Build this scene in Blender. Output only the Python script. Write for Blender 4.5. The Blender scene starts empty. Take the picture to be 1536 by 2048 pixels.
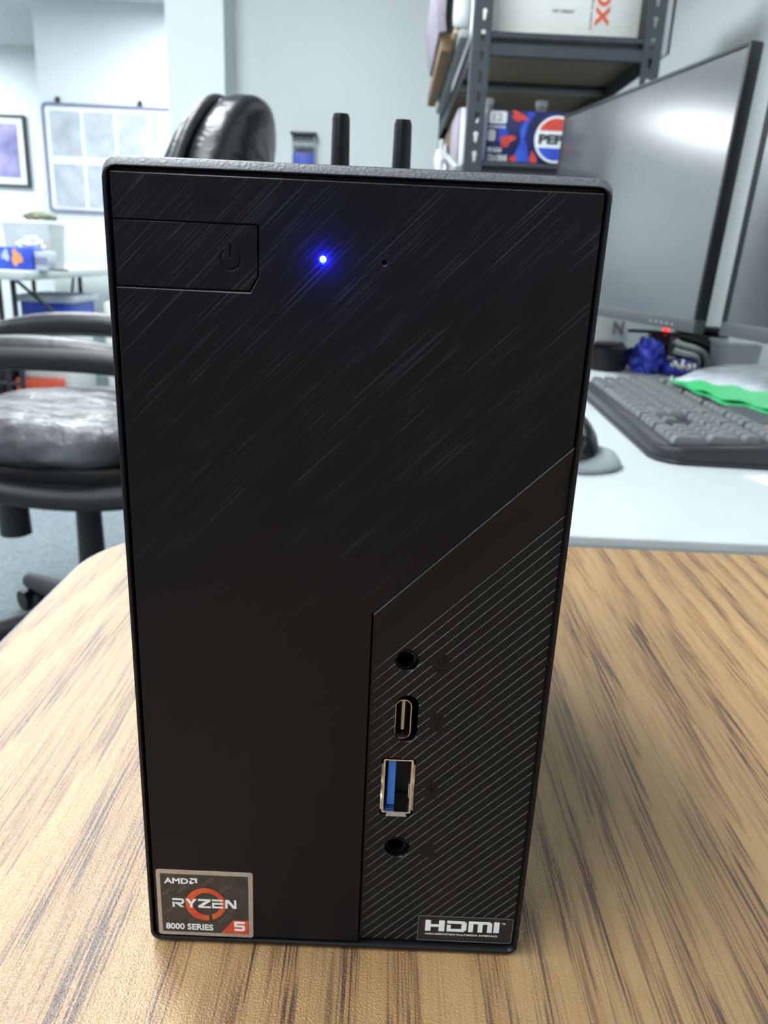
import bpy, bmesh, math, random
from mathutils import Vector, Matrix, noise
random.seed(7)
PI = math.pi
S = bpy.context.scene
C = bpy.context.scene.collection

# ------------------------------------------------------------------ camera
F_PX = 1550.0
CX, CY, CZ, PITCH, YAW, ROLL = 0.0059, -0.12958, 0.14331, 0.32021, 0.00441, 0.04641
fw = Vector((math.sin(YAW)*math.cos(PITCH), math.cos(YAW)*math.cos(PITCH), -math.sin(PITCH)))
r0 = Vector((math.cos(YAW), -math.sin(YAW), 0)); u0 = r0.cross(fw)
rt = r0*math.cos(ROLL) + u0*math.sin(ROLL); up = -r0*math.sin(ROLL) + u0*math.cos(ROLL)
cd = bpy.data.cameras.new('camera'); cam = bpy.data.objects.new('camera', cd); C.objects.link(cam)
m = Matrix.Identity(4)
for i in range(3):
    m[i][0], m[i][1], m[i][2] = rt[i], up[i], -fw[i]
m[0][3], m[1][3], m[2][3] = CX, CY, CZ
cam.matrix_world = m
cd.sensor_fit = 'AUTO'; cd.sensor_width = 36; cd.lens = 36*F_PX/2048
cd.clip_start = 0.005; cd.clip_end = 60
cd.dof.use_dof = True; cd.dof.focus_distance = 0.142; cd.dof.aperture_fstop = 36
S.camera = cam

# ------------------------------------------------------------------ world, lights, exposure
S.view_settings.view_transform = 'Standard'; S.view_settings.look = 'None'
S.view_settings.gamma = 1; S.view_settings.exposure = 0.0; S.view_settings.use_curve_mapping = False
W = bpy.data.worlds.new('world'); S.world = W; W.use_nodes = True
W.node_tree.nodes['Background'].inputs[0].default_value = (0.80, 0.90, 1.0, 1)
W.node_tree.nodes['Background'].inputs[1].default_value = 0.20
CEIL = 1.65
FIX = [(-1.62, 3.74, 52), (-.72, 1.25, 44), (-.85, -.35, 17), (-3.4, 1.45, 34), (-4.10, 6.19, 62), (-1.2, -1.8, 12), (-3.6, -.6, 44), (-1.08, 4.95, 30)]   # the fifth lies crosswise
for i, (x, y, p) in enumerate(FIX):
    ld = bpy.data.lights.new('troffer_light', 'AREA'); ld.shape = 'RECTANGLE'; ld.size = 0.56; ld.size_y = 1.16
    ld.energy = p; ld.color = (0.90, 0.97, 1.0)
    lo = bpy.data.objects.new('troffer_light', ld); C.objects.link(lo); lo.location = (x, y, CEIL-0.045)
    if i == 4: lo.rotation_euler = (0, 0, PI/2)

# ------------------------------------------------------------------ materials
def nodes(name):
    M = bpy.data.materials.new(name); M.use_nodes = True
    nt = M.node_tree; return M, nt, nt.nodes['Principled BSDF']
def N(nt, t, **k):
    n = nt.nodes.new(t)
    for a, b in k.items():
        if a in n.inputs.keys() if isinstance(a, str) else False: n.inputs[a].default_value = b
        else: setattr(n, a, b)
    return n
def L(nt, a, b): nt.links.new(a, b)
def mat(name, col, rough=0.5, metal=0.0, bump=0.0, bscale=50.0, var=0.0, vscale=8.0, emit=None, es=1.0, trans=0.0, alpha=1.0, coat=0.0, spec=0.5, stretch=(1,1,1), bdist=0.001, col2=None):
    M, nt, b = nodes(name)
    b.inputs['Base Color'].default_value = (*col, 1); b.inputs['Roughness'].default_value = rough
    b.inputs['Metallic'].default_value = metal; b.inputs['Transmission Weight'].default_value = trans
    b.inputs['Alpha'].default_value = alpha; b.inputs['Coat Weight'].default_value = coat
    b.inputs['Specular IOR Level'].default_value = spec
    tc = N(nt, 'ShaderNodeTexCoord'); mp = N(nt, 'ShaderNodeMapping'); mp.inputs['Scale'].default_value = stretch
    L(nt, tc.outputs['Object'], mp.inputs[0])
    if var or col2:
        nz = N(nt, 'ShaderNodeTexNoise'); nz.inputs['Scale'].default_value = vscale; nz.inputs['Detail'].default_value = 4
        L(nt, mp.outputs[0], nz.inputs['Vector'])
        cr = N(nt, 'ShaderNodeValToRGB'); c2 = col2 or tuple(max(0, c*(1-var)) for c in col)
        cr.color_ramp.elements[0].position = .35; cr.color_ramp.elements[1].position = .65
        cr.color_ramp.elements[0].color = (*c2, 1); cr.color_ramp.elements[1].color = (*col, 1)
        L(nt, nz.outputs['Fac'], cr.inputs[0]); L(nt, cr.outputs[0], b.inputs['Base Color'])
    if bump:
        nz = N(nt, 'ShaderNodeTexNoise'); nz.inputs['Scale'].default_value = bscale; nz.inputs['Detail'].default_value = 3
        L(nt, mp.outputs[0], nz.inputs['Vector'])
        bp = N(nt, 'ShaderNodeBump'); bp.inputs['Strength'].default_value = bump; bp.inputs['Distance'].default_value = bdist
        L(nt, nz.outputs['Fac'], bp.inputs['Height']); L(nt, bp.outputs[0], b.inputs['Normal'])
    if emit:
        b.inputs['Emission Color'].default_value = (*emit, 1); b.inputs['Emission Strength'].default_value = es
    return M

def wood_mat():
    M, nt, b = nodes('oak_laminate')
    tc = N(nt, 'ShaderNodeTexCoord')
    def noise_(sx, sy, scale=1.0, detail=2.0, src=None, rough=.5, off=0.0):
        mp = N(nt, 'ShaderNodeMapping'); mp.inputs['Scale'].default_value = (sx, sy, 1); mp.inputs['Location'].default_value = (off, off*.7, 0)
        L(nt, src or tc.outputs['Object'], mp.inputs[0])
        n = N(nt, 'ShaderNodeTexNoise'); n.inputs['Scale'].default_value = scale; n.inputs['Detail'].default_value = detail; n.inputs['Roughness'].default_value = rough
        L(nt, mp.outputs[0], n.inputs['Vector']); return n.outputs['Fac']
    def math_(op, a, c=None, v=None):
        n = N(nt, 'ShaderNodeMath', operation=op)
        L(nt, a, n.inputs[0]) if not isinstance(a, (int, float)) else setattr(n.inputs[0], 'default_value', a)
        if c is not None: L(nt, c, n.inputs[1])
        if v is not None: n.inputs[1].default_value = v
        return n.outputs[0]
    def ramp(a, lo, hi, c0=(0,0,0), c1=(1,1,1)):
        r = N(nt, 'ShaderNodeValToRGB'); e = r.color_ramp.elements
        e[0].position, e[1].position = lo, hi; e[0].color = (*c0, 1); e[1].color = (*c1, 1)
        L(nt, a, r.inputs[0]); return r.outputs[0]
    sep = N(nt, 'ShaderNodeSeparateXYZ'); L(nt, tc.outputs['Object'], sep.inputs[0])
    # growth rings: x warped by slow noise -> cathedral arcs
    warp = math_('MULTIPLY', noise_(13, 2.6, 1, 1.2, off=2.3), v=0.085)
    warp2 = math_('MULTIPLY', noise_(150, 22, 1, 2, off=5), v=0.0042)
    jag = math_('MULTIPLY', noise_(800, 16, 1, 2, off=7), v=0.0075)
    rr = math_('ADD', math_('ADD', math_('ADD', sep.outputs[0], warp), warp2), jag)
    ring = math_('FRACT', math_('MULTIPLY', rr, v=72.0))
    er = N(nt, 'ShaderNodeValToRGB'); L(nt, ring, er.inputs[0])      # dark porous band of each ring
    e = er.color_ramp.elements; e[0].position = .34; e[0].color = (0, 0, 0, 1); e[1].position = .78; e[1].color = (1, 1, 1, 1)
    for p_, c_ in ((.93, .85), (1.0, 0)):
        q_ = e.new(p_); q_.color = (c_, c_, c_, 1)
    early = er.outputs[0]
    fine = noise_(1900, 34, 1, 2, off=1)                # single pores
    pore = ramp(fine, .46, .58)
    mid = noise_(430, 7, 1, 3, off=9)
    midr = ramp(mid, .40, .66)
    big = ramp(noise_(26, 5, 1, 2, off=4), .35, .70)
    mask = math_('MULTIPLY', math_('MULTIPLY', early, pore), math_('ADD', math_('MULTIPLY', big, v=.75), v=.45))
    faint = math_('MULTIPLY', math_('MULTIPLY', pore, midr), v=.55)
    f = math_('MINIMUM', math_('ADD', mask, faint), v=1.0)
    base = N(nt, 'ShaderNodeMixRGB'); L(nt, big, base.inputs[0])
    base.inputs[1].default_value = (0.45, 0.270, 0.112, 1); base.inputs[2].default_value = (0.345, 0.200, 0.083, 1)
    b2 = N(nt, 'ShaderNodeMixRGB'); L(nt, math_('MULTIPLY', early, v=.42), b2.inputs[0])
    L(nt, base.outputs[0], b2.inputs[1]); b2.inputs[2].default_value = (0.30, 0.145, 0.055, 1)
    b3 = N(nt, 'ShaderNodeMixRGB'); L(nt, f, b3.inputs[0]); L(nt, b2.outputs[0], b3.inputs[1]); b3.inputs[2].default_value = (0.085, 0.042, 0.026, 1)
    L(nt, b3.outputs[0], b.inputs['Base Color'])
    b.inputs['Roughness'].default_value = 0.29; b.inputs['Specular IOR Level'].default_value = .85
    gr = N(nt, 'ShaderNodeTexNoise'); gr.inputs['Scale'].default_value = 2100; gr.inputs['Detail'].default_value = 2
    L(nt, tc.outputs['Object'], gr.inputs['Vector'])
    bp = N(nt, 'ShaderNodeBump'); bp.inputs['Strength'].default_value = .9; bp.inputs['Distance'].default_value = .00030
    L(nt, gr.outputs['Fac'], bp.inputs['Height']); L(nt, bp.outputs[0], b.inputs['Normal'])
    return M

def brushed_mat():
    """near-black plastic with hairlines running at 45 degrees across the front"""
    M, nt, b = nodes('brushed_black_plastic')
    tc = N(nt, 'ShaderNodeTexCoord')
    def hair(sa, sb, off, det=2):
        r = N(nt, 'ShaderNodeMapping'); r.inputs['Rotation'].default_value = (0, PI/4, 0)
        L(nt, tc.outputs['Object'], r.inputs[0])
        s = N(nt, 'ShaderNodeMapping'); s.inputs['Scale'].default_value = (sa, 1, sb); s.inputs['Location'].default_value = (off, 0, off)
        L(nt, r.outputs[0], s.inputs[0])
        n = N(nt, 'ShaderNodeTexNoise'); n.inputs['Scale'].default_value = 1; n.inputs['Detail'].default_value = det
        L(nt, s.outputs[0], n.inputs['Vector']); return n.outputs['Fac']
    h1 = hair(26, 3600, 3, 3); h2 = hair(40, 5200, 8)
    patch = hair(70, 330, 5, 2)
    r1 = N(nt, 'ShaderNodeValToRGB'); r1.color_ramp.elements[0].position = .53; r1.color_ramp.elements[1].position = .78
    L(nt, h1, r1.inputs[0])
    r2 = N(nt, 'ShaderNodeValToRGB'); r2.color_ramp.elements[0].position = .42; r2.color_ramp.elements[1].position = .72
    L(nt, patch, r2.inputs[0])
    mu = N(nt, 'ShaderNodeMath', operation='MULTIPLY'); L(nt, r1.outputs[0], mu.inputs[0]); L(nt, r2.outputs[0], mu.inputs[1])
    # the hairline colour gets stronger towards the top of the front
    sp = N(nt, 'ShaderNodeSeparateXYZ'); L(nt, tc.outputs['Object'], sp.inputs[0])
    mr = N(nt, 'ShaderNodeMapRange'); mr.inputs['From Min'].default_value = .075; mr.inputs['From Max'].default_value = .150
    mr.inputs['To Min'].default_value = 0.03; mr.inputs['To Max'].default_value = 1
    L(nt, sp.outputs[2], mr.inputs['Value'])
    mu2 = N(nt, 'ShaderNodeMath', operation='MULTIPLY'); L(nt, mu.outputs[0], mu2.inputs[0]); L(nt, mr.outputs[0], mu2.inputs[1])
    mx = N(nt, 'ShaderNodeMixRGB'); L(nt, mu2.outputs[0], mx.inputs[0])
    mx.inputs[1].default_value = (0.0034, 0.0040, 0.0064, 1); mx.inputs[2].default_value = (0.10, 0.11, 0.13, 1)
    L(nt, mx.outputs[0], b.inputs['Base Color'])
    b.inputs['Roughness'].default_value = .40; b.inputs['Specular IOR Level'].default_value = .24
    bp = N(nt, 'ShaderNodeBump'); bp.inputs['Strength'].default_value = .35; bp.inputs['Distance'].default_value = .00006
    L(nt, h2, bp.inputs['Height']); L(nt, bp.outputs[0], b.inputs['Normal'])
    return M

MT = dict(
    brushed=brushed_mat(), wood=wood_mat(),
    lip=mat('painted_edge_highlight', (0.085, 0.09, 0.10), .30, bump=.3, bscale=5000, bdist=.00004, var=.45, vscale=900),  # paler edge colour stands in for light caught by up-facing banks and bevels
    toplip=mat('painted_top_sheen', (0.115, 0.120, 0.130), .55, bump=.8, bscale=1800, bdist=.0002, var=.35, vscale=1500),  # ceiling light on the bezel's top chamfer, put into the colour
    case=mat('textured_black_metal', (0.010, 0.010, 0.012), .55, bump=.5, bscale=2500, bdist=.0001),
    blackp=mat('black_plastic', (0.0055, 0.0055, 0.0065), .36, spec=.28, bump=.25, bscale=4000, bdist=.00005),
    deep=mat('deep_black', (0.003, 0.003, 0.003), .6),
    gloss=mat('glossy_black', (0.006, 0.006, 0.007), .12, bump=.02, bscale=300),
    chrome=mat('port_metal', (0.72, 0.62, 0.52), .22, 1.0, bump=.05, bscale=900),
    nickel=mat('nickel', (0.80, 0.78, 0.74), .15, 1.0, bump=.05, bscale=900),
    usbblue=mat('blue_plastic', (0.035, 0.19, 0.72), .4, bump=.05, bscale=900),
    silver=mat('silver_label', (0.50, 0.43, 0.37), .42, .35, var=.12, vscale=900),
    label=mat('dark_label', (0.055, 0.048, 0.042), .38, var=.45, vscale=320, stretch=(1, 1, 1), col2=(0.028, 0.024, 0.022)),
    red=mat('label_red', (0.62, 0.055, 0.025), .4, col2=(0.70, 0.13, 0.03), vscale=260),
    faintp=mat('label_faint', (0.13, 0.115, 0.10), .4, var=.3, vscale=500),
    lwhite=mat('label_white', (0.86, 0.88, 0.90), .45, var=.04, vscale=200),
    hblack=mat('label_black', (0.010, 0.010, 0.013), .3, bump=.05, bscale=2000),
    hedge=mat('label_edge', (0.16, 0.17, 0.19), .4, var=.2, vscale=600),
    led=mat('blue_led', (0.2, 0.4, 1.0), .3, emit=(0.16, 0.36, 1.0), es=9.0, bump=.01),
    wall=mat('painted_wall', (0.72, 0.775, 0.78), .75, bump=.25, bscale=160, bdist=.002, var=.03, vscale=2.2),
    ceil=mat('ceiling_tile', (0.60, 0.63, 0.64), .9, bump=.4, bscale=90, var=.06, vscale=30),
    carpet=mat('grey_carpet', (0.24, 0.285, 0.31), .95, bump=.9, bscale=260, bdist=.006, var=.30, vscale=90),
    wtable=mat('white_laminate', (0.50, 0.535, 0.55), .45, bump=.12, bscale=220, bdist=.001, var=.05, vscale=26),
    wedge=mat('table_edge_grey', (0.34, 0.38, 0.40), .55, bump=.2, bscale=240, var=.08, vscale=40),
    edgeband=mat('edge_band', (0.10, 0.09, 0.10), .35, var=.3, vscale=60),
    leg=mat('dark_steel', (0.035, 0.037, 0.045), .4, .4, bump=.1, bscale=300),
    leather=mat('worn_black_leather', (0.009, 0.009, 0.012), .30, bump=.5, bscale=22, bdist=.008, stretch=(1, 1.2, 2), var=.3, vscale=20),
    seatl=mat('cracked_leather_glare', (0.17, 0.17, 0.185), .36, bump=.9, bscale=13, bdist=.016, stretch=(1, 2.2, 1), col2=(0.02, 0.02, 0.022), vscale=9),  # pale tone paints the glare on the cracked black seat
    pad=mat('arm_pad', (0.016, 0.016, 0.018), .42, bump=.4, bscale=60, bdist=.003, var=.3, vscale=20),
    chairp=mat('chair_plastic', (0.012, 0.012, 0.014), .5, bump=.3, bscale=200),
    rack=mat('rack_steel', (0.062, 0.073, 0.088), .5, .3, bump=.15, bscale=200, var=.18, vscale=14),
    pboard=mat('particle_board', (0.34, 0.30, 0.22), .8, bump=.4, bscale=500, var=.25, vscale=180),
    screen=mat('matte_screen', (0.055, 0.063, 0.067), .17, bump=.0, spec=1.0, var=.04, vscale=3),
    bezel=mat('monitor_bezel', (0.055, 0.060, 0.066), .45, bump=.1, bscale=900),
    bezeld=mat('monitor_side', (0.010, 0.010, 0.012), .5, bump=.1, bscale=900),
    keycap=mat('keycap', (0.15, 0.157, 0.16), .32, bump=.15, bscale=1500, var=.2, vscale=300),
    keyb=mat('keyboard_body', (0.026, 0.028, 0.032), .34, bump=.15, bscale=1200),
    paper=mat('white_paper', (0.66, 0.69, 0.70), .7, var=.05, vscale=30),
    paperg=mat('printed_paper', (0.52, 0.56, 0.61), .7, col2=(0.38, 0.42, 0.48), vscale=9),
    wbframe=mat('whiteboard_frame', (0.24, 0.25, 0.38), .4, .2, var=.15, vscale=20),
    card=mat('cardboard', (0.30, 0.19, 0.11), .85, var=.25, vscale=40, bump=.2, bscale=200),
    tan=mat('manila', (0.62, 0.50, 0.30), .7, var=.15, vscale=40),
    grayb=mat('grey_board', (0.36, 0.39, 0.38), .7, var=.15, vscale=25),
    blue=mat('box_blue', (0.02, 0.05, 0.42), .45, col2=(0.03, 0.10, 0.62), vscale=14),
    navy=mat('pack_navy', (0.006, 0.009, 0.045), .4, col2=(0.010, 0.020, 0.14), vscale=24),
    blue2=mat('pack_blue', (0.03, 0.06, 0.48), .4, col2=(0.04, 0.12, 0.7), vscale=20),
    pred=mat('pack_red', (0.72, 0.07, 0.05), .45, var=.2, vscale=90),
    orange=mat('orange_print', (0.80, 0.33, 0.10), .5, var=.2, vscale=30),
    floorred=mat('orange_red_plastic', (0.75, 0.10, 0.04), .5, var=.2, vscale=20),
    green=mat('green_plastic', (0.035, 0.46, 0.15), .35, var=.25, vscale=120, bump=.4, bscale=150),
    bagp=mat('clear_bag', (0.62, 0.66, 0.72), .18, bump=.8, bscale=90, bdist=.004, alpha=.62, var=.25, vscale=40),
    clear=mat('clear_plastic', (0.80, 0.84, 0.86), .12, alpha=.35, bump=.1, bscale=20),
    frost=mat('frosted_tub', (0.62, 0.66, 0.66), .4, alpha=.62, var=.1, vscale=10),
    foil=mat('blue_foil', (0.04, 0.04, 0.50), .22, .5, bump=.9, bscale=70, bdist=.01, col2=(0.10, 0.16, 0.75), vscale=60),
    olive=mat('olive_cloth', (0.16, 0.16, 0.10), .9, bump=.5, bscale=80, var=.3, vscale=30),
    wcable=mat('pale_plastic', (0.58, 0.60, 0.56), .45, var=.1, vscale=50),
    photo=mat('blurred_print', (0.36, 0.33, 0.60), .5, col2=(0.07, 0.07, 0.20), vscale=3.4, var=.5),
    diffuser=mat('lamp_diffuser', (0.9, 0.9, 0.9), .5, emit=(0.9, 0.97, 1.0), es=9.0, bump=.01),
    white=mat('white_plastic', (0.82, 0.84, 0.84), .4, var=.03, vscale=20),
    redled=mat('red_lamp', (0.9, 0.05, 0.04), .3, emit=(1.0, 0.06, 0.04), es=1.6, bump=.01),
    inkg=mat('grey_ink', (0.30, 0.27, 0.30), .6, var=.2, vscale=90),
    inkr=mat('red_ink', (0.78, 0.12, 0.05), .6, var=.15, vscale=90),
    boxw=mat('paper_box_white', (0.78, 0.79, 0.76), .7, var=.05, vscale=12),
    inkk=mat('dark_ink', (0.03, 0.035, 0.05), .6, var=.2, vscale=90),
    purple=mat('purple_spine', (0.42, 0.36, 0.44), .6, var=.2, vscale=30),
)

# ------------------------------------------------------------------ mesh helpers
FRAME = [None]      # optional placement frame for a cluster of small things (anchor, real size, position on the table)
def finish(o, bm, m, smooth):
    bmesh.ops.recalc_face_normals(bm, faces=bm.faces)
    bm.to_mesh(o.data); bm.free()
    if m is not None: o.data.materials.append(MT[m] if isinstance(m, str) else m)
    if smooth:
        o.data.polygons.foreach_set('use_smooth', [True]*len(o.data.polygons))
        try: o.data.set_sharp_from_angle(angle=math.radians(40))
        except Exception: pass
def obj(name, bm, m, parent=None, smooth=True, world=True):
    """one mesh object; verts given in world coordinates unless world=False"""
    o = bpy.data.objects.new(name, bpy.data.meshes.new(name)); C.objects.link(o)
    if world and FRAME[0] is not None: bm.transform(FRAME[0])
    if parent is not None:
        o.parent = parent
        if world:
            r = parent
            while r.parent: r = r.parent
            T = Matrix.Translation(r.location) @ Matrix.Rotation(r.rotation_euler.z, 4, 'Z')
            bm.transform(T.inverted())
    finish(o, bm, m, smooth); return o
def thing(name, label, cat, loc=(0, 0, 0), rotz=0, group=None):
    o = bpy.data.objects.new(name, None); C.objects.link(o); o.empty_display_size = .02
    o.location = FRAME[0] @ Vector(loc) if FRAME[0] is not None else loc
    o.rotation_euler = (0, 0, rotz); o['label'] = label; o['category'] = cat
    if group: o['group'] = group
    return o
def tag(o, label, cat, group=None):
    o['label'] = label; o['category'] = cat
    if group: o['group'] = group
    return o
def struct(name, bm, m, smooth=False):
    o = obj(name, bm, m, None, smooth); o['kind'] = 'structure'; return o
def bx(x0, x1, y0, y1, z0, z1, bev=0.0, seg=2, bm=None):
    b = bmesh.new()
    bmesh.ops.create_cube(b, size=1)
    bmesh.ops.scale(b, vec=(x1-x0, y1-y0, z1-z0), verts=b.verts)
    bmesh.ops.translate(b, vec=((x0+x1)/2, (y0+y1)/2, (z0+z1)/2), verts=b.verts)
    if bev: bmesh.ops.bevel(b, geom=b.edges[:]+b.verts[:], offset=bev, segments=seg, affect='EDGES', profile=.5)
    if bm is None: return b
    return join(bm, b)
def join(a, b):
    me = bpy.data.meshes.new('tmp'); b.to_mesh(me); b.free(); a.from_mesh(me); bpy.data.meshes.remove(me); return a
def cyl(p0, p1, r0, r1=None, n=20, caps=True, bm=None):
    r1 = r0 if r1 is None else r1
    p0, p1 = Vector(p0), Vector(p1); d = p1-p0
    b = bmesh.new()
    bmesh.ops.create_cone(b, cap_ends=caps, cap_tris=False, segments=n, radius1=r0, radius2=r1, depth=d.length)
    b.transform(Matrix.Translation((p0+p1)/2) @ d.to_track_quat('Z', 'Y').to_matrix().to_4x4())
    return b if bm is None else join(bm, b)
def lathe(prof, n=28, c=(0, 0, 0), bm=None):
    b = bmesh.new(); rings = []
    for r, z in prof:
        rings.append([b.verts.new((c[0]+max(r, 1e-5)*math.cos(2*PI*i/n), c[1]+max(r, 1e-5)*math.sin(2*PI*i/n), c[2]+z)) for i in range(n)])
    for a, d in zip(rings, rings[1:]):
        for i in range(n): b.faces.new((a[i], a[(i+1) % n], d[(i+1) % n], d[i]))
    b.faces.new(rings[0]); b.faces.new(rings[-1])
    return b if bm is None else join(bm, b)
def curve_to_bm(cu):
    o = bpy.data.objects.new('tmpc', cu); C.objects.link(o)
    dg = bpy.context.evaluated_depsgraph_get(); dg.update()
    me = bpy.data.meshes.new_from_object(o.evaluated_get(dg)); b = bmesh.new(); b.from_mesh(me)
    bpy.data.objects.remove(o); bpy.data.meshes.remove(me); bpy.data.curves.remove(cu)
    return b
def tube(pts, r, cyclic=False, res=6, bres=3, scale=None):
    cu = bpy.data.curves.new('t', 'CURVE'); cu.dimensions = '3D'; cu.bevel_depth = r; cu.bevel_resolution = bres; cu.resolution_u = res; cu.use_fill_caps = True
    sp = cu.splines.new('NURBS' if len(pts) > 2 else 'POLY'); sp.points.add(len(pts)-1)
    for i, p in enumerate(pts): sp.points[i].co = (*p, 1)
    if len(pts) > 2: sp.order_u = 3; sp.use_endpoint_u = not cyclic
    sp.use_cyclic_u = cyclic
    return curve_to_bm(cu)
def flat(outlines, depth=0.001, bevel=0.0, offset=None):
    """filled 2D shape (holes by even-odd), extruded to +-depth/2 in z"""
    cu = bpy.data.curves.new('f', 'CURVE'); cu.dimensions = '2D'; cu.fill_mode = 'BOTH'
    cu.extrude = max(depth/2-bevel, 0); cu.bevel_depth = bevel; cu.bevel_resolution = 1; cu.offset = -bevel if offset is None else offset
    for pl in outlines:
        sp = cu.splines.new('POLY'); sp.points.add(len(pl)-1); sp.use_cyclic_u = True
        for i, p in enumerate(pl): sp.points[i].co = (p[0], p[1], 0, 1)
    return curve_to_bm(cu)
def text(s, size=1.0, depth=0.0, bold=0.0, space=1.0):
    cu = bpy.data.curves.new('x', 'FONT'); cu.body = s; cu.size = size; cu.extrude = depth/2; cu.offset = bold; cu.space_character = space; cu.resolution_u = 3
    return curve_to_bm(cu)
def fit(b, x0, x1, y0, y1):
    """scale 2D shape into a box"""
    xs = [v.co.x for v in b.verts]; ys = [v.co.y for v in b.verts]
    sx = (x1-x0)/(max(xs)-min(xs)); sy = (y1-y0)/(max(ys)-min(ys)); mx, my = min(xs), min(ys)
    for v in b.verts: v.co.x = x0+(v.co.x-mx)*sx; v.co.y = y0+(v.co.y-my)*sy
    return b
def rrect(x0, x1, y0, y1, r, n=5):
    out = []
    for cx, cy, a in ((x1-r, y1-r, 0), (x0+r, y1-r, PI/2), (x0+r, y0+r, PI), (x1-r, y0+r, 1.5*PI)):
        for i in range(n+1): t = a+PI/2*i/n; out.append((cx+r*math.cos(t), cy+r*math.sin(t)))
    return out
def circ(x, y, r, n=28): return [(x+r*math.cos(2*PI*i/n), y+r*math.sin(2*PI*i/n)) for i in range(n)]
def front(b, y):
    """mm drawing (x, z, -) -> the computer's front plane, centred on depth y mm"""
    for v in b.verts: v.co = Vector((v.co.x/1000, (y-v.co.z)/1000, v.co.y/1000))
    return b
def wallplane(b, x, y, z, s=1.0):
    """drawing in metres -> plane facing -y"""
    for v in b.verts: v.co = Vector((x+v.co.x*s, y-v.co.z, z+v.co.y*s))
    return b
def loft(rings):
    b = bmesh.new(); vs = [[b.verts.new(p) for p in r] for r in rings]; n = len(vs[0])
    for a, d in zip(vs, vs[1:]):
        for i in range(n): b.faces.new((a[i], a[(i+1) % n], d[(i+1) % n], d[i]))
    return b, vs

# ================================================================== SETTING
struct('floor', bx(-5, .88, -3, 7.35, -.85, -.75), 'carpet')
struct('ceiling', bx(-5, .88, -3, 7.35, CEIL, CEIL+.08), 'ceil')
struct('wall_right', bx(.80, .88, -3, 3.3, -.75, CEIL), 'wall')
struct('wall_back', bx(-.70, .80, 3.20, 3.30, -.75, CEIL), 'wall')
struct('wall_far', bx(-2.47, .0, 5.80, 5.9, -.75, CEIL), 'wall')
struct('wall_end', bx(-5, 0, 7.20, 7.35, -.75, CEIL), 'wall')
struct('wall_left', bx(-5.08, -5, -3, 7.35, -.75, CEIL), 'wall')
struct('trim_1', bx(-.832, -.624, 3.0, 3.28, -.75, CEIL, .004), 'wall')      # the column on the wall corner
struct('baseboard_far', bx(-2.48, .0, 5.785, 5.80, -.75, -.65, .003), 'grayb')
struct('baseboard_end', bx(-5, -2.6, 7.185, 7.2, -.75, -.65, .003), 'grayb')

fx = None
for i, (x, y, p) in enumerate(FIX):
    where = ['over the whiteboard aisle', 'beyond the office chair', 'nearest the desk and computer', 'over the open floor left of the chair', 'in the far left corner of the room',
             'behind the camera', 'behind and left of the camera', 'hidden behind the column near the whiteboard wall'][i]
    t = thing('ceiling_light', 'recessed white fluorescent ceiling light '+where, 'light', (x, y, CEIL), 0, 'recessed ceiling lights')
    a, c = (.31, .61) if i != 4 else (.61, .31)
    b = bx(x-a, x-a+.025, y-c, y+c, CEIL-.035, CEIL-.0005); b = bx(x+a-.025, x+a, y-c, y+c, CEIL-.035, CEIL-.0005, bm=b)
    b = bx(x-a+.025, x+a-.025, y-c, y-c+.025, CEIL-.035, CEIL-.0005, bm=b); b = bx(x-a+.025, x+a-.025, y+c-.025, y+c, CEIL-.035, CEIL-.0005, bm=b)
    obj('frame', b, 'white', t, False)
    obj('diffuser', bx(x-a+.025, x+a-.025, y-c+.025, y+c-.025, CEIL-.028, CEIL-.0005), 'diffuser', t, False)

# ================================================================== OAK DESK
desk = thing('desk', 'oak laminate desk with dark grain and a rounded far left corner, under the computer', 'desk', (.3, -.1, -.75))
R = .058; X0, X1, Y0, Y1 = -.1335, 1.0, -.62, .2585
ol = [(X1, Y0), (X1, Y1)] + [(X0+R-R*math.sin(t), Y1-R+R*math.cos(t)) for t in [PI/2*i/14 for i in range(15)]] + [(X0, Y0)]
ol = [(X1-.30 if p[0] == X1 else p[0], p[1]) for p in ol]
b = flat([ol], .024, 0.0006); 
for v in b.verts: v.co.z -= .012
obj('top', b, 'wood', desk, False)
b = flat([[(p[0]+(.0008 if p[0] > 0 else -.0010), p[1]+(.0002 if p[1] > 0 else -.0008)) for p in ol], ol], .0235)
for v in b.verts: v.co.z -= .0124
obj('edge_band', b, 'edgeband', desk, False)
obj('side_panel', bx(-.10, -.08, -.58, .20, -.75, -.0245, .001), 'wood', desk, False)
obj('side_panel', bx(.62, .64, -.58, .20, -.75, -.0245, .001), 'wood', desk, False)
obj('modesty_panel', bx(-.08, .62, .12, .135, -.45, -.0245, .001), 'wood', desk, False)

# ================================================================== WHITE TABLE ALONG THE RIGHT WALL
TT_Z = -.0574      # top of the white table, a little lower than the desk
tb = thing('white_table', 'long white table with rounded grey edge holding the keyboard and both monitors', 'table', (.40, 1.05, -.75))
b = flat([rrect(.03, .785, .4385, 1.675, .035, 6)], .044, .004)
for v in b.verts: v.co.z += TT_Z-.022
o = obj('tabletop', b, 'wtable', tb, True)
b = flat([rrect(.0305, .7845, .4389, 1.6745, .035, 6), rrect(.0305+.012, .7845-.012, .4389+.012, 1.6745-.012, .03, 6)], .036, .001)
for v in b.verts:
    v.co.z += TT_Z-.0245
    v.co.x += .0007 if v.co.x > .40 else -.0007; v.co.y += .0007 if v.co.y > 1.0 else -.0007
obj('skirt', b, 'wedge', tb, True)
for (x, y) in ((.11, .54), (.70, .54), (.11, 1.56), (.70, 1.56)):
    obj('leg', cyl((x, y, -.75), (x, y, TT_Z-.040), .014), 'leg', tb)
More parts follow.
